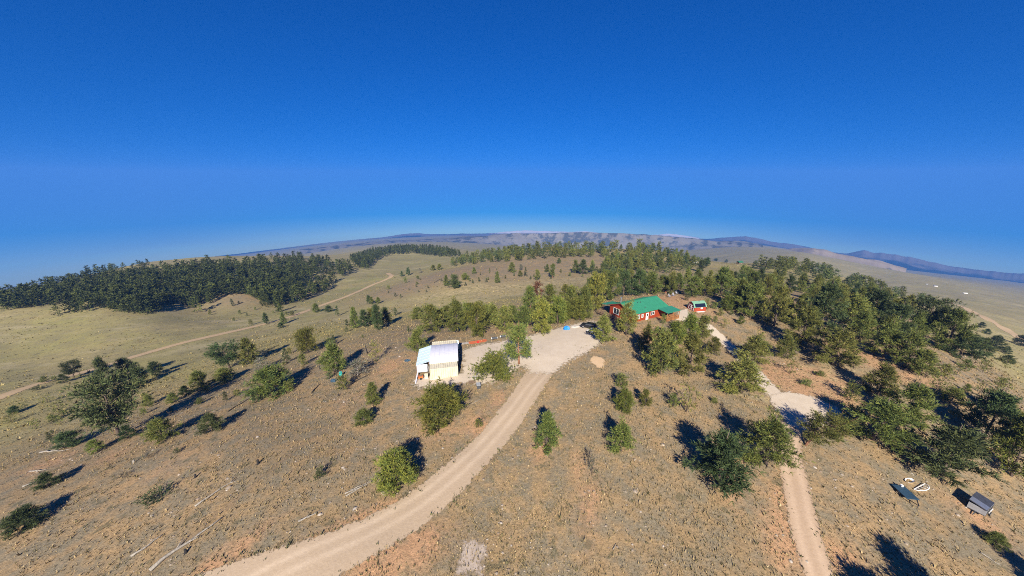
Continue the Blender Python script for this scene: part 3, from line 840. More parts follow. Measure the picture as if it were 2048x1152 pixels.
# --- near and middle trees, one line each: base pixel, top pixel row, width
NEAR = [
 (800,972,898,104,'bright','bushy green pine left of the driveway bend, casting a ragged shadow'),
 (878,842,772,124,'bright','large broad pine below the cream container shed'),
 (748,808,770,36,'cone','upper of two small pines on the slope left of the driveway'),
 (727,846,813,46,'pinyon','lower of two small pines on the slope left of the driveway'),
 (1092,892,820,64,'cone','dense conical fir standing alone right of the driveway'),
 (985,757,708,80,'round','dense rounded yellow-green pine beside the gravel yard near the shed'),
 (1038,728,648,74,'pine','tall pine with reddish trunk in the middle of the gravel yard'),
 (838,708,650,44,'pinyon','pine touching the far left corner of the container shed'),
 (862,664,612,58,'pinyon','dark green pine behind the container shed, nearest its left corner'),
 (916,664,604,56,'olive','olive pine in the row behind the container shed'),
 (956,672,618,50,'bright','bright yellow-green pine in the row behind the container shed'),
 (935,640,602,44,'olive','olive pine rising over the row behind the container shed'),
 (985,652,606,42,'pinyon','pine behind the orange lumber pile'),
 (1010,660,612,46,'pinyon','pine behind the two dark tanks at the yard edge'),
 (834,638,612,36,'olive','leftmost pine of the row behind the container shed'),
 (1084,668,600,56,'bright','bushy pine at the far edge of the gravel yard, left of the blue tarp'),
 (1116,648,590,50,'bright','pine standing directly behind the blue tarp'),
 (1062,628,568,38,'pine','tall narrow pine at the left end of the grove behind the yard'),
 (1098,620,570,40,'pine','narrow pine rising from the middle of the grove behind the yard'),
 (1142,632,566,46,'pinyon','pine in the grove behind the yard, right of the blue tarp'),
 (1168,638,570,46,'pinyon','pine in the grove behind the yard, left of the house deck'),
 (1190,622,560,40,'bright','pine at the left end of the green roofed house'),
 (1158,640,604,40,'bright','low bushy pine at the yard edge right of the blue tarp'),
 (1046,652,610,46,'pinyon','pine at the far edge of the yard above the tall red-trunked pine'),
 (1075,600,562,34,'rust','reddish dying pine in the grove behind the yard'),
 (1220,600,548,42,'pinyon','pine behind the left gable of the green roofed house'),
 (1246,592,545,42,'dark','pine behind the chimney of the green roofed house'),
 (1275,590,540,44,'dark','dark pine behind the middle of the green roof'),
 (1300,588,545,42,'pinyon','pine behind the right half of the green roof'),
 (1326,584,548,40,'pinyon','pine behind the right end of the green roof'),
 (1207,684,630,50,'olive','pale olive pine hiding the parked vehicles at the yard edge'),
 (1252,670,604,56,'olive','pointed pine in front of the red house gable'),
 (1293,702,646,46,'olive','pine in front of the house, left of the large clump'),
 (1320,748,656,76,'pinyon','largest pine of the clump below the house'),
 (1378,752,662,74,'olive','loose-branched pine at the right of the clump below the house'),
 (1350,690,640,46,'bright','pine at the back of the clump below the house'),
 (1374,682,632,46,'bright','yellow-green pine in front of the house porch'),
 (1402,674,630,42,'pinyon','pine in front of the small red barn'),
 (1424,708,672,36,'olive','small pine beside the garden path below the barn'),
 (1247,826,780,48,'bright','middle-sized round pine in the open ground below the house'),
 (1290,812,778,32,'olive','small pale pine beside the round pine below the house'),
 (1244,774,748,28,'small','small bush-like pine uphill of the round pine below the house'),
 (1372,824,782,40,'smallopen','thin see-through young pine on the bare slope below the clump'),
 (1345,814,788,24,'small','small pine beside the thin see-through young pine'),
 (1427,806,795,16,'small','tiny pine left of the gravel pad grove'),
 (1242,902,840,62,'olive','light olive-green round pine standing alone in the lower middle'),
 (1183,948,912,22,'greyshrub','thin grey dead shrub in the lower middle'),
 (1438,966,868,140,'dark','big dark pine left of the dirt track with a large black shadow'),
 (1532,928,806,138,'olive','big grey-green pine at the left edge of the dirt track'),
 (1508,728,652,80,'olive','broad pine uphill of the garden path'),
 (1482,786,705,110,'olive','wide loose pine between the garden path and the gravel pad'),
 (1566,716,664,42,'pinyon','dark pine right of the broad pine above the garden path'),
 (1580,748,712,26,'smallopen','thin young pine on the orange slope above the gravel pad'),
 (1665,730,640,104,'olive','large rounded pine on the near edge of the wood, right of the orange slope'),
 (1600,692,584,84,'olive','tall pine in the wood behind the orange slope'),
 (1640,664,562,84,'dark','tall dark pine in the wood above the large rounded pine'),
 (1548,652,560,72,'olive','pine in the wood behind the broad path-side pine'),
 (1500,636,556,72,'olive','pine to the right of the tilted solar array'),
 (1474,618,546,62,'pinyon','pine behind the tilted solar array'),
 (1440,592,540,50,'pinyon','pine in the tree row left of the solar array'),
 (1408,592,546,46,'olive','pine at the top of the orange clearing behind the chairs'),
 (1384,592,550,42,'olive','greyish pine at the back of the orange clearing'),
 (1452,622,590,34,'bright','low bright pine touching the solar array'),
 (1700,660,580,76,'olive','pine in the wood right of the tall dark pine'),
 (1740,650,575,72,'dark','dark pine in the upper part of the right-hand wood'),
 (1766,716,640,74,'olive','pine at the lower edge of the right-hand wood'),
 (1806,734,655,70,'olive','rightmost pine of the lower edge of the wood'),
 (1838,748,696,62,'pinyon','dark bushy pine on the near grass below the wood'),
 (1782,682,590,78,'dark','tall dark pine in the middle of the right-hand wood'),
 (1840,674,602,72,'flat','spreading pine with bare trunk at the right of the wood'),
 (1892,704,612,84,'olive','large yellow-green pine at the right end of the wood'),
 (1918,716,652,70,'dark','dark pine next to the large yellow-green one at the end of the wood'),
 (1958,708,666,52,'dark','small leaning pine near the end of the wood by the plain'),
 (1986,698,666,40,'dark','outermost pine of the wood beside the plain road'),
 (1610,890,815,78,'leaner','pine with a strongly leaning reddish trunk beside the dirt track', None, -.25),
 (1742,878,775,150,'olive','broad olive pine immediately right of the leaning pine'),
 (1806,852,748,112,'olive','big pine between the leaning pine and the grassy slope'),
 (1755,792,722,72,'pinyon','pine uphill of the leaning pine'),
 (1700,800,768,34,'small','little pine on the orange slope behind the leaning pine'),
 (1884,952,832,156,'dark','huge dark pine above the black flatbed trailer'),
 (1962,884,772,112,'dark','dark spreading pine behind the grey box trailer'),
 (2022,952,822,104,'bright','green pine on the right border above the grey box trailer'),
 (1992,834,782,62,'pinyon','pine at the right border on the grassy slope'),
 (1900,806,770,62,'olive','leaning young pine on the grassy slope at the right'),
 (1868,790,756,30,'smallopen','thin young pine on the grassy slope at the right'),
 (1760,1400,1150,150,'flat','pine'),
 (240,872,772,112,'flat','big dark spreading pine on the left slope'),
 (325,880,830,64,'olive','bushy pine right of the big spreading pine on the left slope'),
 (258,876,846,32,'dark','small dark pine at the foot of the big spreading pine'),
 (424,863,828,46,'dark','small flat-topped pine alone on the left slope with a long shadow'),
 (138,893,864,54,'dark','low dark bush-like pine near the pale fallen branches'),
 (195,903,877,32,'olive','small pine right of the low dark bush-like pine'),
 (100,972,943,44,'dark','round dark pine near the left border above the dark corner bush'),
 (52,1052,1010,78,'dark','dark bushy pine in the lower left near the border'),
 (310,1000,982,50,'shrub','low dark shrub lying along the slope in the lower left'),
 (640,956,938,28,'shrub','dark green shrub on the slope left of the pale log pile'),
 (148,755,725,40,'flat','spreading pine beside the dirt road at the left'),
 (214,772,716,38,'dark','tall bent pine among the trees beside the left dirt road'),
 (256,756,712,46,'dark','tallest round pine beside the left dirt road'),
 (284,768,728,42,'dark','dark pine in front of the round pine by the left road'),
 (312,750,722,32,'dark','rightmost pine of the clump by the left road'),
 (460,736,690,64,'flat','pine with a bare leaning trunk on the left slope'),
 (500,726,682,42,'cone','dark conical pine beside the leaning-trunk pine'),
 (405,778,736,46,'olive','grey-green pine below the leaning-trunk pine'),
 (450,764,736,44,'pinyon','bushy pine right of the grey-green one below the leaning-trunk pine'),
 (546,786,724,92,'pinyon','large wide pine with long shadow on the left slope'),
 (525,740,712,36,'open','half-dead greyish pine behind the large wide pine'),
 (616,706,662,46,'round','round bright pine on the slope left of the shed'),
 (574,726,697,18,'smallcone','narrow young pine left of the round bright pine'),
 (608,730,706,20,'small','small pine just below the round bright pine'),
 (670,744,686,62,'pinyon','large pine above the teal barrel'),
 (687,780,753,28,'small','small pine right of the teal barrel'),
 (658,690,678,16,'small','small pine behind the large pine above the teal barrel'),
 (668,690,674,12,'smallcone','dark pointed sapling behind the large pine above the teal barrel'),
 (716,752,718,52,'open','sparse half-dead pine left of the container shed'),
 (752,724,690,26,'smallopen','thin young pine between the charred post and the shed'),
 (712,656,620,24,'cone','leftmost pointed pine of the clump on the grass behind the shed'),
 (730,654,618,28,'dark','second pine of the clump on the grass behind the shed'),
 (756,660,614,32,'dark','tallest pine of the clump on the grass behind the shed'),
 (772,650,610,30,'dark','right-hand pine of the clump on the grass behind the shed'),
 (744,648,616,26,'pinyon','pine at the back of the clump on the grass behind the shed'),
 (694,652,638,10,'smallcone','tiny pointed pine left of the clump on the grass'),
 (704,652,638,12,'smallcone','pointed sapling touching the left of the clump on the grass'),
 (792,630,615,13,'smallcone','pointed sapling just right of the clump on the grass'),
 (694,664,654,8,'smallcone','lone tiny conical sapling below the clump on the grass'),
 (817,664,652,9,'smallcone','lone tiny conical sapling in the grass left of the row behind the shed'),
 (757,607,595,12,'pinyon','pine right of a pair on the open grass by the road bend'),
 (738,608,588,14,'dark','taller pine of a pair on the open grass by the road bend'),
 (744,608,595,12,'pinyon','lower pine of a pair on the open grass by the road bend'),
 (657,624,610,22,'dark','dark bushy pine on the knoll beside the dirt road'),
 (676,632,614,10,'smallcone','pointed pine on the knoll beside the dirt road'),
 (632,625,606,18,'pinyon','left pine on the knoll beside the dirt road'),
 (585,632,622,10,'small','small round pine beside the middle of the dirt road'),
 (568,648,628,16,'cone','pointed pine below the dirt road'),
 (562,656,644,16,'dark','dark round pine at the foot of the pointed pine below the road'),
 (533,648,628,16,'dark','pine standing at the edge of the dirt road'),
 (502,650,640,9,'small','tiny pine touching the dirt road, left of the edge pine'),
 (466,612,600,9,'smallcone','lone pine in the middle of the tan slope below the left wood'),
 (420,630,622,6,'small','tiny sapling low on the tan slope below the left wood'),
 (910,576,548,34,'dark','largest dark pine of the clump on the tan hillside'),
 (930,560,545,20,'pinyon','right pine of the dark clump on the tan hillside'),
 (893,572,552,14,'cone','left pointed pine of the dark clump on the tan hillside'),
 (912,576,560,18,'dark','front round pine of the dark clump on the tan hillside'),
 (836,558,551,9,'small','lone small round pine on the tan hillside left of the dark clump'),
 (777,579,570,8,'small','lone sapling right of the dirt road on the tan hillside'),
 (811,566,556,8,'small','pair of tiny crowns low on the left tan hillside'),
 (834,569,563,7,'small','tiny sapling under the lone small round pine'),
 (817,551,533,11,'dark','tall dark pine beside the far end of the dirt road'),
 (804,553,543,9,'dark','round pine left of the tall one at the road end'),
 (840,546,535,11,'open','greyish bare pine right of the tall one at the road end'),
 (866,541,529,14,'pinyon','left round pine of three near the road end'),
 (879,540,528,14,'pinyon','right round pine of three near the road end'),
 (995,566,544,14,'cone','solitary conical pine at the foot of the tan hillside'),
 (958,563,554,7,'smallcone','first of two tiny cones left of the solitary conical pine'),
 (973,564,555,6,'smallcone','second of two tiny cones left of the solitary conical pine'),
 (948,547,536,11,'cone','small pointed pine right of the dark hillside clump'),
 (1024,544,526,18,'cone','pointed pine on the tan hillside above the solitary cone'),
 (1042,540,528,13,'open','greyish pine beside the pointed one on the tan hillside'),
 (1040,553,540,12,'pinyon','small pine below the greyish one on the tan hillside'),
 (1051,553,537,9,'smallcone','narrow pine right of the small one on the tan hillside'),
 (1075,560,540,17,'pinyon','two-tiered pine on the tan hillside right of centre'),
 (1105,556,523,18,'pine','tall straight pine with visible trunk on the tan hillside'),
 (1094,544,530,12,'cone','pine left of the tall straight one on the tan hillside'),
 (1118,527,515,10,'dark','round pine above the tall straight one'),
 (1150,546,522,16,'pinyon','left pine of the pair in the middle of the hillside'),
 (1166,548,519,26,'dark','largest pine of the group in the middle of the hillside'),
 (1183,544,522,12,'olive','slim pine right of the largest one in the middle of the hillside'),
 (1206,546,524,20,'olive','left pine of the group above the house grove'),
 (1222,542,520,16,'olive','right pine of the group above the house grove'),
 (1250,545,520,26,'dark','broad dark pine above the house roof'),
 (1313,545,537,8,'small','lone round pine right of the hillside wood'),
 (1402,543,516,22,'dark','pine beside the white camper on the far slope'),
 (1414,532,514,16,'dark','pine right of the white camper on the far slope'),
 (1432,522,516,12,'dark','low round pine on the crest left of the far green roofed cabin'),
 (1452,525,518,9,'dark','small pine on the crest next to the far green roofed cabin'),
 (2040,692,668,30,'dark','dark bush beside the plain road at the right border'),
 (1962,656,642,16,'dark','dark tree between the wood and the plain road'),
 (1972,668,654,18,'dark','leaning tree below the plain road'),
 (2012,728,706,28,'dark','dark pine on the grass near the right border'),
 (2010,708,690,20,'dark','pointed pine just above another on the grass near the right border'),
 (1428,618,605,14,'small','pine sapling right of the small red barn'),
 (1411,618,600,14,'small','dark sapling touching the right wall of the small red barn'),
 (1440,632,615,15,'small','round sapling below the solar array'),
 (1372,601,589,9,'smallcone','pointed sapling on the orange clearing above the barn'),
 (1378,596,585,7,'smallcone','upper sapling on the orange clearing above the barn'),
 (1462,630,617,10,'small','tiny sapling right of the round one below the solar array'),
 (1480,648,630,18,'olive','small leaning pine on the bare slope below the solar array'),
 (1430,645,630,12,'small','sapling on the slope above the garden path'),
 (1448,656,640,18,'smallopen','thin shrub-like sapling beside the garden path'),
 (1327,648,632,12,'small','little pine in front of the porch steps'),
 (1640,752,738,24,'small','bush on the orange slope at the wood edge'),
 (1610,770,758,22,'small','low bush on the orange slope above the gravel pad'),
 (1990,1090,1062,50,'olive','low olive bush in the lower right corner below the trailer'),
 (958,852,838,18,'small','small bright sapling between the broad pine and the driveway'),
 (400,808,796,16,'small','tiny pine on the left slope above the flat-topped pine'),
 (510,806,788,18,'smallcone','small pine at the foot of the large wide pine'),
 (452,802,784,14,'smallcone','thin pine left of the large wide pine'),
 (120,825,806,26,'smallopen','small pine left of the big spreading pine'),
 (108,842,828,20,'small','small round pine below the thin one left of the big spreading pine'),
 (345,805,785,24,'olive','pine on the slope between the leaning-trunk pine and the big spreading one'),
 (372,790,772,26,'dark','dark pine next to the shadow band on the left slope'),
 (300,810,790,24,'olive','pale pine right of the big spreading pine'),
 (355,905,897,14,'shrub','small shrub in the middle of the left slope'),
 (298,916,905,18,'greyshrub','thin grey shrub above the long shadow on the left slope'),
 (248,955,945,18,'greyshrub','straggly grey shrub in the lower left slope'),
 (90,765,752,16,'small','small pine beside the left dirt road near the border'),
 (128,765,748,20,'dark','pine right of the small one beside the left dirt road'),
 (110,762,752,12,'small','sapling between two pines beside the left dirt road'),
 (75,780,773,16,'shrub','low shrub by the left dirt road'),
 (95,805,793,22,'smallopen','thin pine below the left dirt road'),
 (30,826,812,24,'dark','dark small pine at the left border below the road'),
 (25,845,832,24,'smallopen','bent thin pine at the left border'),
 (1060,606,580,26,'olive','olive pine rising behind the grove by the yard'),
 (1128,606,570,30,'olive','pale pine at the back of the grove by the yard'),
 (1205,592,548,34,'olive','pine at the back of the grove left of the house'),
 (1178,596,556,30,'pinyon','pine at the back right of the grove by the yard'),
 (1100,644,610,42,'pinyon','pine deep in the grove behind the blue tarp'),
 (1070,640,600,40,'olive','pine at the left side of the grove behind the yard'),
 (1130,640,606,34,'bright','bright pine between the grove and the blue tarp'),
 (880,652,612,40,'pinyon','pine between the dark and the olive one behind the shed'),
 (897,645,605,36,'olive','slim olive pine in the row behind the shed'),
 (1025,645,606,38,'olive','pine at the right end of the row behind the shed'),
 (970,645,608,36,'olive','pale pine behind the bright yellow-green one'),
]
for row in NEAR:
    if row[5] == 'pine': continue
    T(*row)

# pines outside the frame whose shadows fall across the lower right
def shadow_tree(tip, h, r, kind, label):
    t = hit(*tip); Ls = h / math.tan(R(SUN_EL)) * .92
    x, y = t.x - math.sin(R(SHADOW_AZ)) * Ls, t.y - math.cos(R(SHADOW_AZ)) * Ls
    plant((x, y, float(Gz(x, y))), h, r, kind, label)
shadow_tree((1655,1066), 9.0, 4.2, 'dark', 'pine below the frame casting its shadow on the dirt track')
shadow_tree((1709,1010), 12.5, 4.8, 'dark', 'pine below the frame casting a long pointed shadow')
shadow_tree((1948,1046), 11.0, 4.4, 'dark', 'pine below the frame casting a shadow under the grey trailer')

# --- scattered pines: sampled inside photo outlines, each standing on the ground it is seen on
def pt_in(poly, x, y):
    return bool(inside(np.array([x]), np.array([y]), poly)[0])

def scatter(poly, n, mind, seed, cb, tries=40):
    rng = random.Random(seed)
    xs = [p[0] for p in poly]; ys = [p[1] for p in poly]
    got = []
    for _ in range(n * tries):
        if len(got) >= n: break
        x, y = rng.uniform(min(xs), max(xs)), rng.uniform(min(ys), max(ys))
        if not pt_in(poly, x, y): continue
        P = hit(x, y)
        if P is None: continue
        if any((P.x - q[0]) ** 2 + (P.y - q[1]) ** 2 < mind ** 2 for q in got): continue
        if any((P.x - q[0]) ** 2 + (P.y - q[1]) ** 2 < (.5 * q[2] + mind * .35) ** 2 for q in TREES): continue
        got.append((P.x, P.y)); cb(P, rng)

_ORD = lambda k: '%d%s' % (k, 'th' if 10 <= k % 100 <= 20 else {1: 'st', 2: 'nd', 3: 'rd'}.get(k % 10, 'th'))
SCAT = []
def sc_cb(kinds, h0, h1, asp, label, group):
    """label: (noun, place); each one is told apart by its look and by its place counted from the left of its stand"""
    mem = []
    SCAT.append((mem, label))
    def f(P, rng):
        h = rng.uniform(h0, h1); a = rng.uniform(*asp); kd = rng.choice(kinds)
        e = plant(P, h, h * a / 2, kd, None, group)
        f_ = axis_depth(P)
        mem.append((P.x / f_, e, (h - h0) / (h1 - h0), (a - asp[0]) / (asp[1] - asp[0]), kd))
    return f
def name_scatter():
    for mem, (noun, place) in SCAT:
        mem.sort(key=lambda q: q[0])
        for k, (_, e, hh, aa, kd) in enumerate(mem):
            look = ('tall ' if hh > .66 else 'short ' if hh < .33 else '') + ('broad ' if aa > .66 else 'slim ' if aa < .33 else '') + ('dark ' if kd in ('dark', 'smallcone') else '')
            e['label'] = '%s%s, %s from the left %s' % (look, noun, _ORD(k + 1), place)

WOOD = [(1450,560),(1500,545),(1560,556),(1640,560),(1720,580),(1780,596),(1840,612),(1880,640),(1900,690),(1860,700),(1790,690),(1720,690),(1690,650),(1620,660),(1580,640),(1530,620),(1480,600)]
scatter(WOOD, 78, 4.4, 1, sc_cb(['olive', 'olive', 'dark', 'pinyon'], 6.0, 9.5, (.48, .68), ('pine', 'in the wood right of the solar array'), 'pines filling the right-hand wood'))
scatter([(1240,545),(1290,540),(1340,535),(1390,530),(1375,512),(1330,505),(1280,502),(1230,512),(1200,530)], 54, 5.5, 4, sc_cb(['dark', 'olive', 'pinyon'], 6.5, 10.5, (.4, .62), ('pine', 'in the hillside wood above the house'), 'pines on the hillside above the house'))
scatter([(1340,592),(1400,586),(1440,578),(1470,575),(1440,560),(1380,560),(1330,566)], 10, 4.5, 6, sc_cb(['olive', 'pinyon'], 6.5, 9, (.48, .68), ('pine', 'behind the orange clearing'), 'pines behind the orange clearing'))
scatter([(1190,592),(1240,582),(1300,580),(1350,575),(1340,562),(1260,562),(1190,572)], 8, 4.5, 7, sc_cb(['olive', 'pinyon', 'bright'], 6.5, 9, (.48, .68), ('pine', 'in the belt behind the house'), 'pines behind the house'))
scatter([(800,600),(870,580),(960,568),(1060,560),(1160,555),(1220,552),(1150,535),(1020,535),(930,550),(830,560),(760,590)], 34, 5, 8, sc_cb(['small', 'smallcone', 'smallcone'], 1.4, 3.0, (.5, .7), ('sapling', 'on the open tan hillside'), 'saplings on the tan hillside'))
scatter([(0,830),(60,810),(200,790),(420,740),(640,690),(760,660),(720,740),(560,800),(380,840),(200,850),(60,900)], 30, 4, 9, sc_cb(['small', 'smallopen', 'smallcone'], 1.0, 2.4, (.6, .9), ('sapling', 'dotted over the grassy left slope'), 'saplings on the left slope'))
scatter([(1840,770),(1900,740),(1960,730),(2048,730),(2048,860),(1980,800),(1900,790)], 14, 4, 10, sc_cb(['small', 'smallopen', 'olive'], 1.6, 4.0, (.6, .9), ('young pine', 'on the right grassy slope'), 'young pines on the right grassy slope'))
scatter([(380,640),(470,600),(560,610),(600,640),(500,640),(420,650)], 8, 6, 11, sc_cb(['small', 'smallcone'], 1.5, 3, (.5, .7), ('sapling', 'under the left wood'), 'saplings under the left wood'))

name_scatter()

# far-off woods: one mass each
def forest(name, label, polys, seed, h0, h1, kinds=LOWT, mind=2.6, tries=6):
    rng = random.Random(seed); Vs, Fs, Cs = [], [], []; off = 0; pts = []
    for poly, n in polys:
        xs = [p[0] for p in poly]; ys = [p[1] for p in poly]; k = 0; t = 0
        while k < n and t < n * tries:
            t += 1
            x, y = rng.uniform(min(xs), max(xs)), rng.uniform(min(ys), max(ys))
            if not pt_in(poly, x, y): continue
            P = hit(x, y)
            if P is None or P.length > 1500: continue
            if any(abs(P.x - a) < mind and abs(P.y - b) < mind for a, b in pts[-400:]): continue
            pts.append((P.x, P.y)); k += 1
            Tm = rng.choice(kinds); V, F, C = Tm.arr
            h = rng.uniform(h0, h1) / Tm.H; w = h * rng.uniform(.95, 1.35); a = rng.uniform(0, 6.28)
            ca, sa = math.cos(a) * w, math.sin(a) * w
            Vs.append(np.stack([V[:, 0] * ca - V[:, 1] * sa + P.x, V[:, 0] * sa + V[:, 1] * ca + P.y, V[:, 2] * h + P.z], 1))
            Fs.append(F + off); off += len(V); Cs.append(C * rng.uniform(.7, 1.25))
    me = np_mesh(name, np.concatenate(Vs), np.concatenate(Fs), np.concatenate(Cs))
    me.materials.append(M_forest)
    return tag(link(bpy.data.objects.new(name, me)), label, 'forest', None, 'stuff')
M_forest = tint_material('forest_needles', .75, .1, 1.0, 0.0)
forest('forest', 'dense dark pine wood covering the ridge left of the valley road', [
  ([(0,600),(60,590),(120,580),(200,566),(260,550),(300,545),(380,535),(450,528),(540,520),(600,516),(660,524),(700,534),(690,548),(640,552),(600,570),(585,590),(565,612),(535,616),(520,600),(490,590),(455,590),(425,604),(385,616),(340,622),(290,628),(230,624),(205,612),(150,606),(100,612),(40,618),(0,622)], 1020),
  ([(380,640),(450,600),(520,608),(560,632),(600,605),(650,580),(700,555),(740,540),(720,530),(600,590),(540,600),(420,590)], 46),
  ([(90,640),(210,622),(330,632),(300,618),(150,612)], 14),
  ([(575,600),(610,575),(650,570),(662,580),(640,592),(610,600)], 26),
  ([(60,560),(300,530),(300,540),(60,580)], 30)], 21, 7, 14)
forest('forest', 'dark pine wood on the far knoll behind the end of the valley road', [
  ([(700,520),(740,505),(790,497),(850,496),(900,502),(925,513),(880,514),(830,508),(780,510),(750,522),(735,540),(715,535)], 480)], 22, 9, 12, mind=4)
MIDT = [make_tree('mid', 230 + i, 8.0, 4.6, 30, 220, 4, .60, .18, .08, (-5, 55), ('pt', 'egg', 'cone')[i % 3], .06, pal=(DARK * 1.25, OLIVE * .85, GREENS * .8)[i % 3], gaps=.1) for i in range(6)]
forest('treeline', 'thin far line of pines along the crest of the tan hillside', [
  ([(925,518),(980,508),(1040,500),(1100,495),(1180,493),(1260,495),(1330,500),(1300,508),(1200,504),(1100,503),(1000,512)], 110)], 23, 6, 11, MIDT, mind=5)
forest('treeline', 'broken belt of pines across the upper part of the tan hillside', [
  ([(905,534),(960,528),(1010,524),(1060,520),(1120,516),(1180,515),(1230,515),(1200,505),(1100,505),(1010,508),(930,520),(900,528)], 124),
  ([(1180,540),(1240,520),(1300,508),(1380,512),(1420,530),(1360,545),(1260,552),(1190,556)], 66)], 24, 5.5, 9.5, MIDT, mind=5)
forest('treeline', 'dark belt of pines along the crest above the right-hand wood', [
  ([(1530,540),(1600,536),(1680,552),(1740,570),(1780,585),(1740,588),(1680,575),(1600,556),(1540,552)], 22),
  ([(1500,533),(1560,528),(1620,534),(1680,546),(1640,552),(1560,540),(1505,541)], 34),
  ([(1690,560),(1760,582),(1820,600),(1870,612),(1850,618),(1780,596),(1700,572)], 22)], 25, 7, 10, MIDT, mind=4)

# ------------------------------------------------------------------ buildings
RED = mat('red_siding', (.265, .040, .013), .7, 0, .12, 2.5)
DKRED = mat('dark_red_siding', (.20, .030, .020), .75, 0, .12, 2.5)
GREEN = mat('green_metal_roof', (.038, .225, .125), .38, .0, .08, 1.2, .0, .5)
PGREEN = mat('pale_green_roof', (.17, .33, .22), .5, 0, .08, 2)
WHITE = mat('white_trim', (.78, .77, .74), .6, 0, .05)
GLASS = mat('window_glass', (.035, .045, .055), .08, 0, .05, 3, 0, .8)
STEEL = mat('galvanised_steel', (.52, .54, .56), .35, .8, .1)
CREAM = mat('cream_paint', (.62, .575, .41), .6, 0, .10, 1.6)
CREAMT = mat('cream_roof_paint', (.60, .545, .400), .65, 0, .14, 1.4)
LAV = mat('pale_grey_sheeting', (.60, .60, .66), .45, 0, .06, 1.5)
PBLUE = mat('pale_blue_sheeting', (.56, .70, .74), .5, 0, .06, 1.5)
WOOD = mat('stained_wood', (.34, .155, .055), .75, 0, .2, 4)
BROWN = mat('old_brown_wood', (.17, .115, .075), .9, 0, .25, 4)
GREYW = mat('grey_wood', (.33, .30, .265), .9, 0, .2, 4)
BLACK = mat('black_paint', (.016, .017, .02), .45, 0, .15)
RUBBER = mat('tyre_rubber', (.02, .02, .02), .9, 0, .2)
CONC = mat('concrete', (.42, .39, .35), .95, 0, .12)
PANEL = mat('solar_glass', (.010, .014, .028), .15, 0, .1, 3, 0, .6)
ALU = mat('aluminium_frame', (.62, .63, .65), .35, .7, .05)
BLUEP = mat('blue_plastic', (.015, .20, .62), .5, 0, .12)
TEAL = mat('teal_plastic', (.02, .42, .40), .45, 0, .08)
ORANGE = mat('orange_paint', (.62, .15, .03), .6, 0, .15)
RUSTB = mat('rust_red_boards', (.46, .115, .045), .8, 0, .18, 4)
DKGREY = mat('dark_grey_metal', (.075, .08, .085), .5, .2, .15)
LGREY = mat('light_grey_paint', (.36, .37, .38), .55, .1, .12)
TARPB = mat('dark_blue_tarp', (.03, .065, .10), .6, 0, .25)

def local(loc, rz):
    M = Matrix.Translation(loc) @ Matrix.Rotation(rz, 4, 'Z')
    return lambda x, y, z=0: M @ Vector((x, y, z))

# --- red house with green metal roof
HZ = 2.7
house = empty('house', (34.7, 93.9, HZ), R(28), 'red timber house with a low green metal roof and white trim', 'house')
HL, HW, WH, RISE = 14.4, 9.2, 2.75, 1.75
b = MB(); ov = .5
b.box((HL / 2, .06, WH / 2 - .1), (HL, .12, WH + .2)); b.build('wall', RED, house)
MB().box((HL / 2, HW - .06, WH / 2 - .1), (HL, .12, WH + .2)).build('wall', RED, house)
for x in (.06, HL - .06):
    MB().prism([(.12, -.2), (HW - .12, -.2), (HW - .12, WH), (HW / 2, WH + RISE * .93), (.12, WH)], x - .06, x + .06, 'X').build('wall', RED, house)
MB().box((HL / 2, HW / 2, -.7), (HL - .1, HW - .1, 1.2)).build('foundation', CONC, house)
def roof_z(y):
    return WH + .12 + RISE * (1 - abs(y - HW / 2) / (HW / 2))
rf = MB()
rf.slab([(-ov, -ov, roof_z(-ov)), (HL + ov, -ov, roof_z(-ov)), (HL + ov, HW / 2, roof_z(HW / 2)), (-ov, HW / 2, roof_z(HW / 2))], .12)
rf.slab([(HL + ov, HW + ov, roof_z(HW + ov)), (-ov, HW + ov, roof_z(HW + ov)), (-ov, HW / 2, roof_z(HW / 2)), (HL + ov, HW / 2, roof_z(HW / 2))], .12)
roof = rf.build('roof', GREEN, house)
rb = MB()
k = 0.1
while k < HL + .9:
    x = -ov + k
    rb.bar((x, -ov, roof_z(-ov) + .015), (x, HW / 2, roof_z(HW / 2) + .015), .05, .05); rb.bar((x, HW + ov, roof_z(HW + ov) + .015), (x, HW / 2, roof_z(HW / 2) + .015), .05, .05); k += .6
rb.build('seam_ribs', GREEN, roof)
MB().bar((-ov, HW / 2, roof_z(HW / 2) + .04), (HL + ov, HW / 2, roof_z(HW / 2) + .04), .3, .06).build('ridge_cap', GREEN, roof)
fa = MB(); fa.bar((-ov - .03, -ov, roof_z(-ov) - .1), (-ov - .03, HW / 2, roof_z(HW / 2) - .1), .05, .22); fa.bar((-ov - .03, HW + ov, roof_z(HW + ov) - .1), (-ov - .03, HW / 2, roof_z(HW / 2) - .1), .05, .22)
fa.build('barge_board', DKRED, roof)
MB().tube([(1.7, 6.6, roof_z(6.6) - .1), (1.7, 6.6, roof_z(6.6) + 1.5)], .17, 10).tube([(1.7, 6.6, roof_z(6.6) + 1.5), (1.7, 6.6, roof_z(6.6) + 1.72)], .26, 10).build('chimney', STEEL, roof)
for x, y in ((5.4, 3.4), (6.5, 3.3), (6.0, 1.0)):
    MB().tube([(x, y, roof_z(y) - .05), (x, y, roof_z(y) + .42)], .07, 8).build('vent_pipe', DKGREY, roof)
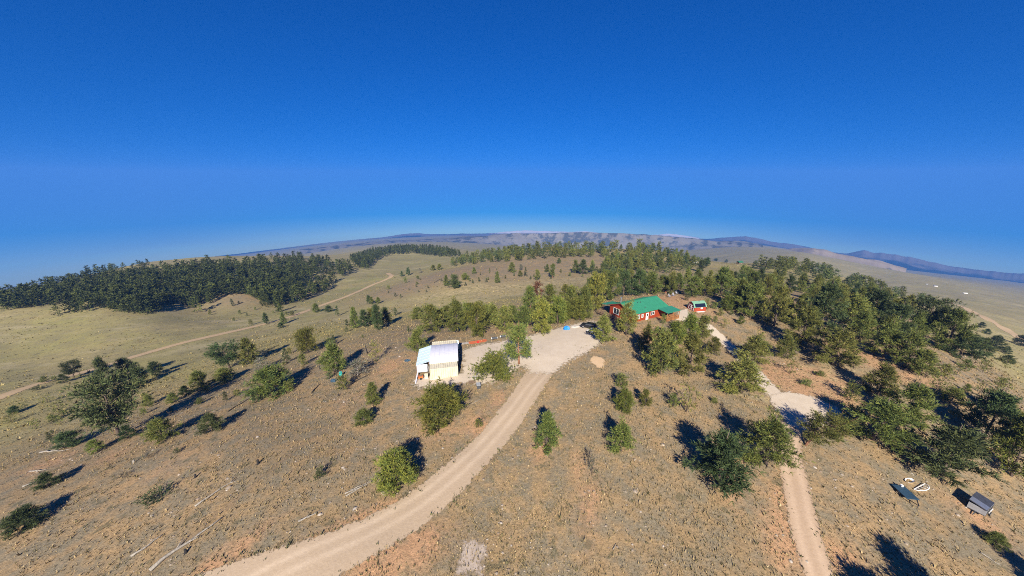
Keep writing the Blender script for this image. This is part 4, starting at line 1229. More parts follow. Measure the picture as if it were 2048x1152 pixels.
# lower roof over the rear deck
MB().slab([(-ov, HW + ov + .05, roof_z(HW + ov) - .05), (4.0, HW + ov + .05, roof_z(HW + ov) - .05), (4.0, HW + 3.2, roof_z(HW + ov) - .45), (-ov, HW + 3.2, roof_z(HW + ov) - .45)], .1).build('deck_roof', GREEN, house)
def window(x, y, z, w, h, axis, nm='window'):
    f = MB(); t = .07
    def bx(c, d):
        if axis == 'X': f.box((x + c[0], y - .05, z + c[1]), (d[0], .10, d[1]))
        else: f.box((x - .05, y + c[0], z + c[1]), (.10, d[0], d[1]))
    bx((0, h / 2 - t / 2), (w, t)); bx((0, -h / 2 + t / 2), (w, t)); bx((-w / 2 + t / 2, 0), (t, h - 2 * t)); bx((w / 2 - t / 2, 0), (t, h - 2 * t)); bx((0, 0), (.05, h - 2 * t))
    fr = f.build(nm, WHITE, house)
    g = MB()
    for s_ in (-1, 1):
        ww = (w - 2 * t - .05) / 2; c = s_ * (ww + .05) / 2
        if axis == 'X': g = MB().box((x + c, y - .02, z), (ww, .02, h - 2 * t))
        else: g = MB().box((x - .02, y + c, z), (.02, ww, h - 2 * t))
        g.build('pane', GLASS, fr)
window(2.3, 0, 1.45, 1.1, 1.3, 'X'); window(4.0, 0, 1.5, .75, 1.1, 'X'); window(8.2, 0, 1.55, 1.5, 1.1, 'X')
window(0, 6.4, 1.5, 2.3, 1.9, 'Y'); window(0, 2.6, 2.15, .5, .4, 'Y')
dr = MB().box((6.0, -.05, 1.0), (1.0, .10, 2.1)).build('door', WHITE, house)
MB().box((6.0, -.115, 1.45), (.55, .03, .7)).build('door_pane', GLASS, dr)
MB().box((6.38, -.13, .98), (.06, .06, .14)).build('handle', STEEL, dr)
MB().box((6.0, -.6, -.25), (1.6, 1.0, .2)).box((6.0, -1.3, -.45), (1.6, .5, .2)).build('step', GREYW, house)
# porch on the front right
pz = roof_z(-ov)
MB().slab([(9.9, -.45, pz + .16), (15.6, -.45, pz + .16), (15.6, -4.0, pz - .12), (9.9, -4.0, pz - .12)], .10).build('porch_roof', GREEN, house)
MB().box((12.75, -1.95, -.02), (5.4, 3.7, .16)).build('porch_floor', WOOD, house)
MB().box((12.75, -1.95, -.85), (5.2, 3.5, 1.45)).build('porch_skirt', BROWN, house)
for x, y in ((10.15, -3.7), (12.75, -3.7), (15.35, -3.7), (15.35, -.4)):
    MB().box((x, y, 1.3), (.14, .14, 2.6)).build('porch_post', WOOD, house)
rl = MB()
for z in (.25, .95):
    rl.bar((10.15, -3.7, z), (15.35, -3.7, z), .08); rl.bar((15.35, -3.7, z), (15.35, -.4, z), .08)
k = 10.3
while k < 15.3:
    rl.bar((k, -3.7, .25), (k, -3.7, .95), .05); k += .22
k = -3.5
while k < -.5:
    rl.bar((15.35, k, .25), (15.35, k, .95), .05); k += .22
rl.build('porch_railing', WOOD, house)
# rear deck at the left gable
MB().box((-1.4, 8.6, -.12), (2.6, 6.0, .16)).build('deck', BROWN, house)
dk = MB()
for z in (.3, .95):
    dk.bar((-2.6, 5.7, z), (-2.6, 11.5, z), .07); dk.bar((-2.6, 11.5, z), (-.2, 11.5, z), .07)
for y in (5.7, 7.2, 8.6, 10.0, 11.5): dk.bar((-2.6, y, -1.2), (-2.6, y, 1.0), .1)
for k in range(20): dk.bar((-2.6, 5.9 + k * .28, .3), (-2.6, 5.9 + k * .28, .95), .04)
dk.build('deck_railing', BROWN, house)

# --- little red barn
BX = (57.4, 103.4); BZ = float(Gz(*BX)) + .25
barn = empty('barn', (BX[0], BX[1], BZ), R(12), 'small dark red gambrel barn with white door frames and a pale green roof', 'barn')
BL, BW = 4.3, 3.2
prof = [(0, -.4), (BW, -.4), (BW, 1.2), (BW - .62, 2.15), (BW / 2, 2.6), (.62, 2.15), (0, 1.2)]
MB().prism([(p[0], p[1] - (.0 if p[1] < 2 else .06)) for p in prof], .0, .1, 'X').build('front_wall', DKRED, barn)
MB().prism([(p[0], p[1] - (.0 if p[1] < 2 else .06)) for p in prof], BL - .1, BL, 'X').build('rear_wall', DKRED, barn)
ORED = mat('orange_red_siding', (.33, .05, .022), .7, 0, .1)
for y in (.05, BW - .05): MB().box((BL / 2, y, .4), (BL - .2, .1, 1.6)).build('side_wall', ORED, barn)
br = MB()
for a_, c_ in (((-.1, 1.05), (.58, 2.18)), ((.58, 2.18), (BW / 2, 2.66)), ((BW / 2, 2.66), (BW - .58, 2.18)), ((BW - .58, 2.18), (BW + .1, 1.05))):
    br.slab([(-.15, a_[0], a_[1]), (BL + .15, a_[0], a_[1]), (BL + .15, c_[0], c_[1]), (-.15, c_[0], c_[1])], .06)
broof = br.build('roof', PGREEN, barn)
MB().slab([(.3, -.08, 1.1), (BL - .3, -.08, 1.1), (BL - .3, .53, 2.11), (.3, .53, 2.11)], .05).build('solar_sheet', PANEL, broof).location = (0, -.04, .05)
MB().box((BL / 2 + .3, BW / 2 - .2, 2.66), (.25, .25, .2)).build('vent', DKGREY, broof)
for y in (.55, 1.75):
    f = MB()
    f.box((-.03, y + .28, 1.5), (.06, 1.1, .07)); f.box((-.03, y + .28, .05), (.06, 1.1, .07)); f.box((-.03, y - .22, .78), (.06, .07, 1.4)); f.box((-.03, y + .78, .78), (.06, .07, 1.4)); f.box((-.03, y + .28, .9), (.06, .9, .09))
    d_ = MB().box((-.015, y + .28, .78), (.03, .95, 1.45)).build('door', DKRED, barn)
    f.build('door_frame', WHITE, d_).location = (-.02, 0, 0)
MB().box((2.6, -.05, .7), (.7, .1, .45)).build('window', WHITE, barn)
MB().box((BL / 2 - .2, -.5, -.25), (2.6, .55, .12)).build('bench', WHITE, barn)

# --- solar array on its mount
sv = [Vector(p) * S for p in ((48.75, 77.55, 1.9), (49.25, 75.6, 1.9))]
up = Vector((1.60, .62, 1.75))
e1 = (sv[1] - sv[0]); W_ = e1.length; e1.normalize(); Lu = up.length; e2 = up.normalized(); e3 = e1.cross(e2).normalized()
if e3.z < 0: e3 = -e3
cbase = (sv[0] + sv[1]) / 2 + e2 * Lu / 2
gzs = float(Gz(cbase.x, cbase.y))
arr = empty('solar_array', (cbase.x, cbase.y, gzs), 0, 'tilted six-panel solar array on a post mount above the red barn', 'solar array')
O3 = sv[0] - Vector((cbase.x, cbase.y, gzs))
def P3(u, v, w=0): return O3 + e1 * u + e2 * v + e3 * w
PWD, PHT = W_ / 2, Lu / 3
for i in range(2):
    for j in range(3):
        g = .03
        q = [(i * PWD + g, j * PHT + g), ((i + 1) * PWD - g, j * PHT + g), ((i + 1) * PWD - g, (j + 1) * PHT - g), (i * PWD + g, (j + 1) * PHT - g)]
        pn = MB(); t4 = [P3(*a, .03) for a in q]; t5 = [P3(*a, -.01) for a in q]
        pn.add(t4 + t5, [(0, 1, 2, 3), (7, 6, 5, 4), (0, 4, 5, 1), (1, 5, 6, 2), (2, 6, 7, 3), (3, 7, 4, 0)])
        pnl = pn.build('panel', PANEL, arr)
        fr = MB()
        for a_, c_ in ((0, 1), (1, 2), (2, 3), (3, 0)): fr.bar(P3(*q[a_], .03), P3(*q[c_], .03), .045, .06)
        fr.build('panel_frame', ALU, pnl)
rails = MB()
for v_ in (.18, .5, .82): rails.bar(P3(-.1, Lu * v_, -.08), P3(W_ + .1, Lu * v_, -.08), .08)
rails.bar(P3(W_ / 2, 0, -.06), P3(W_ / 2, Lu, -.06), .07)
rails.build('rail', ALU, arr)
pc = P3(W_ / 2, Lu / 2, -.15)
MB().tube([(pc.x, pc.y, -.3), pc], .1, 10).build('post', LGREY, arr)
MB().box((pc.x, pc.y, -.02), (.9, .9, .25)).build('footing', CONC, arr)

# --- storage shed: two containers, an arched roof between them and a lean-to
SX, SY = -17.9, 67.5
SZ = float(Gz(SX + 4, SY + 6)) + .05
SR = R(12.5)
def corr(n, L, H_, depth, vertical=True):
    """corrugated sheet: x along L, z up, bulging -y"""
    vs, fs = [], []
    xs = []
    p = L / n
    for k in range(n):
        x = k * p; xs += [(x, 0), (x + .18 * p, 0), (x + .36 * p, -depth), (x + .68 * p, -depth), (x + .86 * p, 0)]
    xs.append((L, 0))
    for x, y in xs: vs += [(x, y, 0), (x, y, H_)]
    for k in range(len(xs) - 1): fs.append((2 * k, 2 * k + 2, 2 * k + 3, 2 * k + 1))
    return vs, fs
def container(name, lx, ly, label):
    o = Vector((SX, SY, SZ)) + Matrix.Rotation(SR, 3, 'Z') @ Vector((lx, ly, 0))
    e = empty(name, o, SR, label, 'container', 'cream shipping containers')
    L_, D_, H_ = 6.1, 2.5, 2.6
    b = MB(); v, f = corr(12, L_ - .24, H_ - .3, .16); b.add([(x + .12, y + .17, z + .15) for x, y, z in v], f); b.build('side_wall', CREAM, e)
    b = MB(); v, f = corr(12, L_ - .24, H_ - .3, -.16); b.add([(x + .12, D_ - .09 + y, z + .15) for x, y, z in v], f); b.build('side_wall', CREAM, e)
    b = MB(); v, f = corr(9, D_ - .24, H_ - .3, .05); b.add([(.09 + y, x + .12, z + .15) for x, y, z in v], f); b.build('end_wall', CREAM, e)
    for k in range(2):
        d = MB().box((L_ - .06, .12 + (D_ - .24) * (.25 + .5 * k), H_ / 2), (.06, (D_ - .3) / 2, H_ - .34)).build('door', CREAM, e)
        MB().tube([(L_ + .01, .12 + (D_ - .24) * (.35 + .3 * k), .3), (L_ + .01, .12 + (D_ - .24) * (.35 + .3 * k), H_ - .3)], .025, 6).build('lock_rod', STEEL, d)
    b = MB()
    for y in (.07, D_ - .07):
        for z in (.08, H_ - .07): b.box((L_ / 2, y, z), (L_, .14, .15))
    for x in (.07, L_ - .07):
        for z in (.08, H_ - .07): b.box((x, D_ / 2, z), (.14, D_ - .28, .15))
        for y in (.07, D_ - .07): b.box((x, y, H_ / 2), (.135, .135, H_ - .30))
    b.build('frame', CREAM, e)
    b = MB(); v, f = corr(12, L_ - .28, D_ - .28, .07); b.add([(x + .14, z + .14, H_ - .05 - y) for x, y, z in v], f); b.build('top', CREAMT, e)
    return e
container('shipping_container', 0, 0, 'cream shipping container with ribbed side, nearest the driveway')
container('shipping_container', .55, 11.3, 'cream shipping container at the far side of the grey arched roof')
cover = empty('shed_roof', (SX, SY, SZ), SR, 'arched pale grey sheet roof spanning between two cream containers', 'roof')
def arc(y):
    t = (y - 2.2) / 9.4
    return 2.72 + .8 * math.sin(math.pi * max(0, min(1, t))) ** .8
NS = 14
ys = [2.2 + 9.4 * k / NS for k in range(NS + 1)]
for j in range(6):      # overlapping roof sheets
    x0, x1 = -.05 + 1.06 * j, -.05 + 1.06 * (j + 1) + .03
    b = MB()
    for k in range(NS):
        sh = .55 * (ys[k] - 2.2) / 9.4; sh2 = .55 * (ys[k + 1] - 2.2) / 9.4; dz = .008 * (j % 2)
        b.slab([(x0 + sh, ys[k], arc(ys[k]) + dz), (x1 + sh, ys[k], arc(ys[k]) + dz), (x1 + sh2, ys[k + 1], arc(ys[k + 1]) + dz), (x0 + sh2, ys[k + 1], arc(ys[k + 1]) + dz)], .03)
    b.build('roof_sheet', LAV, cover)
    if j:
        r_ = MB()
        for k in range(NS):
            sh = .55 * (ys[k] - 2.2) / 9.4; sh2 = .55 * (ys[k + 1] - 2.2) / 9.4
            r_.bar((x0 + sh, ys[k], arc(ys[k]) + .03), (x0 + sh2, ys[k + 1], arc(ys[k + 1]) + .03), .06, .03)
        r_.build('sheet_lap', LAV, cover)
for x in (.4, 5.9):
    b = MB()
    for k in range(NS): b.bar((x + .3, ys[k], arc(ys[k]) - .1), (x + .3, ys[k + 1], arc(ys[k + 1]) - .1), .08)
    b.build('roof_arch', STEEL, cover)
for k in range(2):
    MB().box((6.35 + .12, 4.7 + 3.9 * k + (.2 if k else 0), 1.5), (.08, 3.7, 3.0)).build('doorway_panel', BLACK, cover)
lean = empty('lean_to', (SX, SY, SZ), SR, 'pale blue lean-to on the left side of the container shed', 'shed')
for j in range(6):
    y0 = 3.1 + 1.36 * j
    sh = lambda y: .55 * (y - 2.2) / 9.4
    b = MB().slab([(-3.1 + sh(y0), y0, 2.15), (-.08 + sh(y0), y0, 2.95), (-.08 + sh(y0 + 1.4), y0 + 1.4, 2.95), (-3.1 + sh(y0 + 1.4), y0 + 1.4, 2.15)], .04)
    b.build('roof_sheet', PBLUE, lean).location = (0, 0, .006 * (j % 2))
for j in range(6):
    y0 = 3.2 + 1.4 * j
    MB().bar((-3.1 + .55 * (y0 - 2.2) / 9.4, y0, 2.19), (-.08 + .55 * (y0 - 2.2) / 9.4, y0, 2.99), .06, .05).build('roof_batten', ALU, lean)
b = MB()
MB().box((-1.75, 3.35, 1.25), (2.3, .05, 1.9)).build('front_sheet', LAV, lean)
for k in range(9): b.bar((-2.9 + .3 * k, 3.3, .3), (-2.6 + .3 * k, 3.3, 2.1), .03)
b.build('lattice', WHITE, lean)
for x, y, h in ((-3.0, 3.3, 2.2), (-2.9, 7.3, 2.2), (-2.6, 11.2, 2.2), (-.2, 3.3, 2.7)):
    MB().box((x, y, h / 2 - .1), (.13, .13, h)).build('post', BROWN, lean)
MB().box((-2.95, 7.3, 1.1), (.05, 7.6, 1.9), R(3.2)).build('side_sheet', BLACK, lean)
# open door leaf of the far container
c = local((SX, SY, SZ), SR)
MB().box((6.9, 13.6, 1.35), (.9, .07, 2.3), R(-38)).build('container_door', PBLUE)
o = bpy.context.scene.objects['container_door']; o.location = (SX, SY, SZ); o.rotation_euler = (0, 0, SR)
tag(o, 'pale blue door leaf standing open at the far container', 'door')

# --- far buildings
def far_house(px, py, L_, W_, h, rise, rz, wallm, roofm, label, name='cabin', cat='cabin'):
    p = hit(px, py)
    k_ = L_ * axis_depth(p) / FPX / 8.0      # L_ is the length in photo pixels
    L_, W_, h, rise = 8.0 * k_, W_ * k_, h * k_, rise * k_
    e = empty(name, p, rz, label, cat)
    MB().box((0, 0, h / 2 - .5), (L_, W_, h + 1)).build('wall', wallm, e)
    MB().prism([(-W_ / 2 - .3, h - .05), (0, h + rise), (W_ / 2 + .3, h - .05), (W_ / 2 + .3, h + .1), (0, h + rise + .18), (-W_ / 2 - .3, h + .1)], -L_ / 2 - .3, L_ / 2 + .3, 'X').build('roof', roofm, e)
    for x in (-L_ * .28, L_ * .28): MB().box((x, -W_ / 2 - .03, h * .55), (L_ * .12, .06, h * .35)).build('window', GLASS, e)
    MB().box((0, -W_ / 2 - .03, h * .38), (L_ * .11, .06, h * .72)).build('door', GREYW, e)
    return e
far_house(1479, 528, 9, 6, 3.2, 2.2, R(15), BROWN, mat('dull_green_roof', (.03, .13, .08), .7), 'brown cabin with a green roof on the far crest')
far_house(1871, 573, 5, 5, 2.2, .8, R(-20), WHITE, LGREY, 'white ranch house far out on the plain, left of a second', 'ranch_house', 'house')
far_house(1930, 587, 6, 4, 1.6, .4, R(-15), WHITE, WHITE, 'long white barn far out on the plain near the road', 'ranch_house', 'house')
far_house(1853, 569, 3, 4, 2.4, 1.0, R(-20), LGREY, LGREY, 'tiny grey shed far out on the plain beside the white ranch house', 'ranch_house', 'house')
p = hit(1388, 527)
cmp_ = empty('camper', p, R(25), 'white camper parked among pines on the far slope', 'camper')
MB().box((0, 0, 1.35), (5.0, 2.2, 2.0)).build('body', WHITE, cmp_, False, .25)
MB().box((.6, -1.11, 1.6), (1.2, .04, .6)).build('window', GLASS, cmp_)
for x in (-.4, .5): MB().tube([(x, -1.12, .35), (x, 1.12, .35)], .35, 12).build('wheel', RUBBER, cmp_)
MB().bar((2.5, 0, .5), (3.6, 0, .4), .12).build('drawbar', DKGREY, cmp_)

# ------------------------------------------------------------------ yard things
def ground_at(px, py, dz=0.0):
    p = hit(px, py); return Vector((p.x, p.y, p.z + dz))

# dark estate car under the olive pine
p = ground_at(1178, 656, .09)
car = empty('parked_car', p, R(150), 'black car parked at the yard edge, half hidden by an olive pine', 'car')
b = MB()
pf = [(-2.25, .35), (2.25, .35), (2.3, .75), (2.05, .95), (1.1, 1.02), (.55, 1.5), (-1.5, 1.56), (-2.1, 1.05), (-2.3, .95)]
n_ = len(pf); vs = []
for y, s_ in ((-.9, 1), (-.72, 1), (.72, 1), (.9, 1)):
    for x, z in pf:
        vs.append((x, y * (1 if z < 1.1 or abs(y) < .8 else .9), z if abs(y) < .8 or z < 1.1 else z - .06))
fs = [(r * n_ + k, r * n_ + (k + 1) % n_, (r + 1) * n_ + (k + 1) % n_, (r + 1) * n_ + k) for r in range(3) for k in range(n_)] + [tuple(range(n_ - 1, -1, -1)), tuple(3 * n_ + k for k in range(n_))]
CARP = mat('car_paint_black', (.012, .013, .016), .18, .0, .05, 3, 0, .6)
b.add(vs, fs).build('body', CARP, car, False, .05)
for s_ in (-1, 1):
    MB().add([(.95, s_ * .905, 1.05), (.5, s_ * .86, 1.42), (-1.4, s_ * .86, 1.46), (-1.9, s_ * .905, 1.06)], [(0, 1, 2, 3)]).build('side_window', GLASS, car)
    MB().box((2.27, s_ * .62, .74), (.06, .36, .14)).build('headlight', ALU, car)
    for x in (-1.4, 1.45):
        w_ = MB().tube([(x, s_ * .74, .33), (x, s_ * .95, .33)], .33, 14).build('wheel', RUBBER, car)
        MB().tube([(x, s_ * .945, .33), (x, s_ * .965, .33)], .19, 10).build('rim', ALU, w_)
MB().add([(1.13, -.68, 1.05), (1.13, .68, 1.05), (.6, .62, 1.49), (.6, -.62, 1.49)], [(0, 1, 2, 3)]).build('windscreen', GLASS, car).location = (.012, 0, .012)
MB().box((2.31, 0, .6), (.03, 1.0, .16)).build('grille', BLACK, car)

def quad(px, py, rz, paint, label):
    p = ground_at(px, py, .09)
    e = empty('quad_bike', p, rz, label, 'quad bike', 'quad bikes by the black car')
    for x in (-.62, .62):
        for y in (-.42, .42):
            w_ = MB().tube([(x, y - .12, .28), (x, y + .12, .28)], .28, 12).build('wheel', RUBBER, e)
            MB().tube([(x, y - .125, .28), (x, y + .125, .28)], .12, 8).build('rim', ALU, w_)
        MB().box((x, 0, .62), (.5, 1.0, .06), 0, 0, R(8 if x > 0 else -8)).build('mudguard', paint, e)
    MB().box((0, 0, .5), (.9, .36, .3)).build('engine', DKGREY, e, False, .05)
    MB().box((-.2, 0, .78), (.75, .34, .16)).build('seat', BLACK, e, False, .05)
    MB().tube([(.45, -.38, 1.0), (.38, 0, .92), (.45, .38, 1.0)], .025, 6).tube([(.5, 0, .6), (.38, 0, .94)], .03, 6).build('handlebar', BLACK, e)
    for x in (-.7, .72):
        b = MB()
        for k in range(4): b.bar((x - .2 + k * .13, -.4, .76), (x - .2 + k * .13, .4, .76), .025)
        b.bar((x - .2, -.4, .76), (x + .2, -.4, .76), .025); b.bar((x - .2, .4, .76), (x + .2, .4, .76), .025)
        b.build('rack', WHITE, e)
quad(1180, 667, R(-50), WHITE, 'white quad bike at the yard edge in front of the black car')
quad(1188, 663, R(-35), BLUEP, 'blue quad bike between the black car and the olive pine')
p = ground_at(1200, 676, .09)
rp = empty('loading_ramp', p, R(-58), 'black loading ramp propped at the yard edge with an orange foot', 'ramp')
MB().bar((-1.2, 0, .9), (1.1, 0, .12), .5, .06).build('deck', BLACK, rp)
MB().box((1.2, 0, .08), (.3, .5, .16)).build('foot', ORANGE, rp)
MB().bar((-1.1, -.2, .85), (-1.1, -.2, -.05), .07).bar((-1.1, .2, .85), (-1.1, .2, -.05), .07).build('leg', BLACK, rp)

# blue tarp over a pile
def lumpy(name, loc, rx, ry, h, m, seed, label, cat, n=20, rings=9):
    rng = np.random.default_rng(seed); vs = []; fs = []
    for i in range(rings):
        t = i / (rings - 1); rr = math.sin(t * math.pi / 2) ** .8
        for j in range(n):
            a = 2 * math.pi * j / n
            w = 1 + .16 * math.sin(3 * a + seed) + .10 * math.sin(5 * a + 2 * t + seed) + rng.normal(0, .03)
            z = h * (math.cos(t * math.pi / 2) ** .7) * (1 + .12 * math.sin(4 * a + seed)) + rng.normal(0, .025)
            vs.append((rx * rr * w * math.cos(a), ry * rr * w * math.sin(a), max(z, 0) - (.12 if i == rings - 1 else 0)))
    for i in range(rings - 1):
        for j in range(n): fs.append((i * n + j, i * n + (j + 1) % n, (i + 1) * n + (j + 1) % n, (i + 1) * n + j))
    o = MB().add(vs, fs).build(name, m)
    o.location = loc
    return tag(o, label, cat)
lumpy('tarp', ground_at(1133, 659, .08), .85, .7, .95, BLUEP, 3, 'bright blue tarp bundle at the far edge of the gravel yard', 'tarp')
lumpy('rubble_pile', ground_at(1150, 655, .06), 1.3, .7, .42, CONC, 8, 'low grey rubble pile right of the blue tarp', 'rubble')
lumpy('tarp', ground_at(668, 763, .02), .75, .45, .65, TARPB, 5, 'dark blue tarp lump below the teal barrel', 'tarp')
lumpy('tarp', ground_at(815, 722, .02), .75, .4, .4, TARPB, 6, 'dark teal tarp lying on the bare slope left of the container shed', 'tarp')
p = ground_at(682, 752)
e = empty('barrel', p, 0, 'teal plastic barrel standing among pines on the left slope', 'barrel')
MB().tube([(0, 0, 0), (0, 0, .12), (0, 0, .5), (0, 0, .95), (0, 0, 1.1)], [.33, .37, .40, .37, .30], 16).build('drum', TEAL, e, True)
MB().tube([(0, 0, 1.1), (0, 0, 1.15)], .27, 16).build('lid', TEAL, e)
for px, py, lb in ((989, 679, 'left of two dark tanks with pale ends lying at the yard edge'), (1006, 675, 'right of two dark tanks with pale ends lying at the yard edge')):
    p = ground_at(px, py, .08)
    e = empty('tank', p, R(14), lb, 'tank', 'dark tanks at the yard edge')
    MB().tube([(-.75, 0, .34), (.75, 0, .34)], .34, 16).build('drum', DKGREY, e)
    for s_ in (-1, 1): MB().tube([(s_ * .75, 0, .34), (s_ * .88, 0, .34)], [.33, .2], 16).build('end_cap', WHITE, e)
    for s_ in (-.45, .45): MB().box((s_, 0, .04), (.12, .6, .12)).build('foot', DKGREY, e)
# boards beside the shed
a0 = ground_at(937, 688); a1 = ground_at(974, 681)
dv = Vector((a1.x - a0.x, a1.y - a0.y)); Lb = dv.length; ang = math.atan2(dv.y, dv.x)
for k in range(6):
    c_ = (a0 + a1) / 2 + Vector((-math.sin(ang), math.cos(ang), 0)) * (.26 * k - .5)
    pos = ['nearest the yard', 'second from the yard', 'third from the yard', 'fourth from the yard', 'fifth from the yard', 'farthest from the yard'][k]
    o = MB().box((0, 0, .05), (Lb * (.82 + .05 * ((k * 7) % 4)), .23, .07 + .03 * (k % 2))).build('board', RUSTB)
    o.location = (c_.x + .2 * math.sin(k * 3), c_.y, float(Gz(c_.x, c_.y)) + .07 + .03 * (k % 3)); o.rotation_euler = (0, 0, ang + .03 * math.sin(k * 5))
    tag(o, 'rust-red board lying at the yard edge, %s' % pos, 'board', 'rust-red boards')
a0 = ground_at(922, 690); a1 = ground_at(938, 685)
for k in range(5):
    c_ = (a0 + a1) / 2 + Vector((-math.sin(ang), math.cos(ang), 0)) * (.24 * k - .3)
    o = MB().box((0, 0, .05), (2.3 + .25 * ((k * 3) % 4), .18, .08)).build('board', GREYW)
    o.location = (c_.x, c_.y, float(Gz(c_.x, c_.y)) + .06 + .03 * (k % 2)); o.rotation_euler = (0, 0, ang + .06 * math.sin(k * 4))
    tag(o, 'grey board lying beside the far container, %s' % ['nearest the yard', 'second from the yard', 'in the middle of five', 'fourth from the yard', 'farthest from the yard'][k], 'board', 'grey boards')
p = ground_at(956, 686, .1)
e = empty('fuel_can', p, .3, 'small red fuel can in front of the rust-red boards', 'fuel can')
MB().box((0, 0, .2), (.42, .26, .4)).build('can', mat('red_plastic', (.6, .02, .03), .4), e, False, .05)
MB().bar((-.12, 0, .46), (.12, 0, .46), .05).bar((-.12, 0, .4), (-.12, 0, .46), .05).bar((.12, 0, .4), (.12, 0, .46), .05).build('handle', BLACK, e)
# pallet, crate and box by the round pine
p = ground_at(944, 765, .04)
e = empty('pallet', p, R(8), 'dark wooden pallet under the left edge of the round pine', 'pallet')
for k in range(6): MB().box((0, -.5 + .2 * k, .13), (1.5, .13, .03)).build('slat', BROWN, e)
for x in (-.65, 0, .65): MB().box((x, 0, .06), (.1, 1.1, .1)).build('runner', BROWN, e)
p = ground_at(950, 758, .04)
e = empty('wire_crate', p, R(6), 'white slatted crate beside the dark pallet', 'crate')
for k in range(5): MB().box((-.6 + .3 * k, 0, .42), (.1, .9, .06)).build('slat', WHITE, e)
for y in (-.42, .42): MB().box((0, y, .25), (1.35, .05, .4)).build('side', GREYW, e)
for x in (-.65, .65): MB().box((x, 0, .25), (.05, .79, .4)).build('end', GREYW, e)
p = ground_at(957, 775)
e = empty('storage_box', p, R(12), 'grey lidded storage box standing in the open below the round pine', 'box')
MB().box((0, 0, .4), (.75, 1.1, .8)).build('body', DKGREY, e)
MB().box((0, 0, .83), (.84, 1.2, .07)).build('lid', LGREY, e)
# clutter by the lean-to
p = ground_at(842, 758, .05)
e = empty('cart', p, R(15), 'orange and brown yard cart at the front of the lean-to', 'cart')
MB().box((0, 0, .5), (1.0, .8, .35)).build('bed', ORANGE, e); MB().box((0, .1, .75), (.6, .5, .2)).build('load', BROWN, e)
for s_ in (-1, 1): MB().tube([(0, s_ * .45, .25), (0, s_ * .52, .25)], .25, 12).build('wheel', RUBBER, e)
MB().bar((.5, 0, .4), (1.2, 0, .2), .06).build('handle', DKGREY, e)
p = ground_at(853, 757, .06)
e = empty('cabinet', p, R(12), 'cream metal cabinet leaning at the container corner', 'cabinet')
MB().box((0, 0, .55), (.7, .6, 1.1)).build('body', CREAM, e); MB().box((0, -.32, .55), (.62, .03, 1.0)).build('door', CREAMT, e)
p0, p1 = ground_at(831, 768, .05), ground_at(836, 752, 1.0)
o = MB().bar(p0, p1, .22, .05).build('plank', LAV); tag(o, 'pale plank propped against the lean-to front', 'plank')

# chairs on the orange clearing
def adirondack(px, py, rz, label):
    p = ground_at(px, py)
    e = empty('garden_chair', p, rz, label, 'chair', 'garden chairs on the clearing')
    CH = mat('grey_chair_paint', (.30, .31, .35), .6)
    for k in range(5): MB().box((-.24 + .12 * k, .32, .72), (.10, .03, .85), 0, R(-24)).build('back_slat', CH, e)
    for k in range(4): MB().box((0, -.28 + .14 * k, .36 - .03 * k), (.6, .12, .03)).build('seat_slat', CH, e)
    for s_ in (-1, 1):
        MB().box((s_ * .38, -.02, .58), (.14, .7, .03)).build('arm', CH, e)
        MB().box((s_ * .34, -.3, .28), (.05, .1, .57)).build('leg', CH, e)
        MB().bar((s_ * .34, -.3, .33), (s_ * .34, .5, .05), .05, .1).build('leg', CH, e)
adirondack(1339, 594, R(35), 'left of three pale grey garden chairs on the orange clearing')
adirondack(1347, 592, R(20), 'middle of three pale grey garden chairs on the orange clearing')
adirondack(1353, 588, R(0), 'right-hand of three pale grey garden chairs on the orange clearing')
p = ground_at(1331, 589)
e = empty('fire_drum', p, 0, 'rusty brown drum at the back of the orange clearing', 'drum')
MB().tube([(0, 0, 0), (0, 0, .35), (0, 0, .7), (0, 0, .95)], [.32, .34, .32, .34], 14).build('drum', BROWN, e)
MB().tube([(0, 0, .95), (0, 0, 1.0)], .36, 14).build('rim', RUSTB, e)
p = ground_at(1403, 646)
e = empty('storage_bin', p, R(12), 'black bin in front of the little red barn', 'bin')
MB().box((0, 0, .35), (1.2, .7, .7)).build('body', BLACK, e); MB().box((0, 0, .73), (1.28, .78, .06)).build('lid', BLACK, e)

# lower right: flatbed trailer, white frame, grey box trailer
p = Vector((58.25, 40.75, float(Gz(58.25, 40.75))))
e = empty('flatbed_trailer', p, R(-98), 'small black flatbed trailer on the bare ground at the lower right', 'trailer')
MB().box((0, 0, .62), (2.5, 1.6, .10)).build('deck', TARPB, e)
fb = MB()
for y in (-.6, .6): fb.bar((-1.25, y, .5), (1.25, y, .5), .1)
fb.bar((1.2, -.55, .5), (2.2, 0, .45), .08); fb.bar((1.2, .55, .5), (2.2, 0, .45), .08); fb.build('frame', BLACK, e)
for s_ in (-1, 1):
    w_ = MB().tube([(-.1, s_ * .72, .32), (-.1, s_ * .92, .32)], .32, 14).build('wheel', RUBBER, e); MB().tube([(-.1, s_ * .91, .32), (-.1, s_ * .935, .32)], .17, 10).build('rim', ALU, w_)
MB().box((-1.05, .35, .8), (.35, .3, .26)).build('battery_box', WHITE, e, False, .04)
MB().tube([(2.1, 0, .45), (2.1, 0, -.02)], .04, 6).build('jack', DKGREY, e)
p = Vector((62.4, 42.1, float(Gz(62.4, 42.1))))
e = empty('boat_frame', p, R(200), 'white tubular frame with an oval shell lying under the huge dark pine', 'frame')
pts = []
for k in range(13):
    a = math.pi * k / 12; pts.append((1.5 * math.cos(a) - .2, .85 * math.sin(a) - .3, .25 + .25 * math.sin(a)))
MB().tube(pts, .06, 6).build('hoop', WHITE, e)
for x in (-.9, -.2, .5): MB().tube([(x, -.3, .25), (x + .1, .3, .45), (x + .05, .5, .45)], .05, 6).build('rib', WHITE, e)
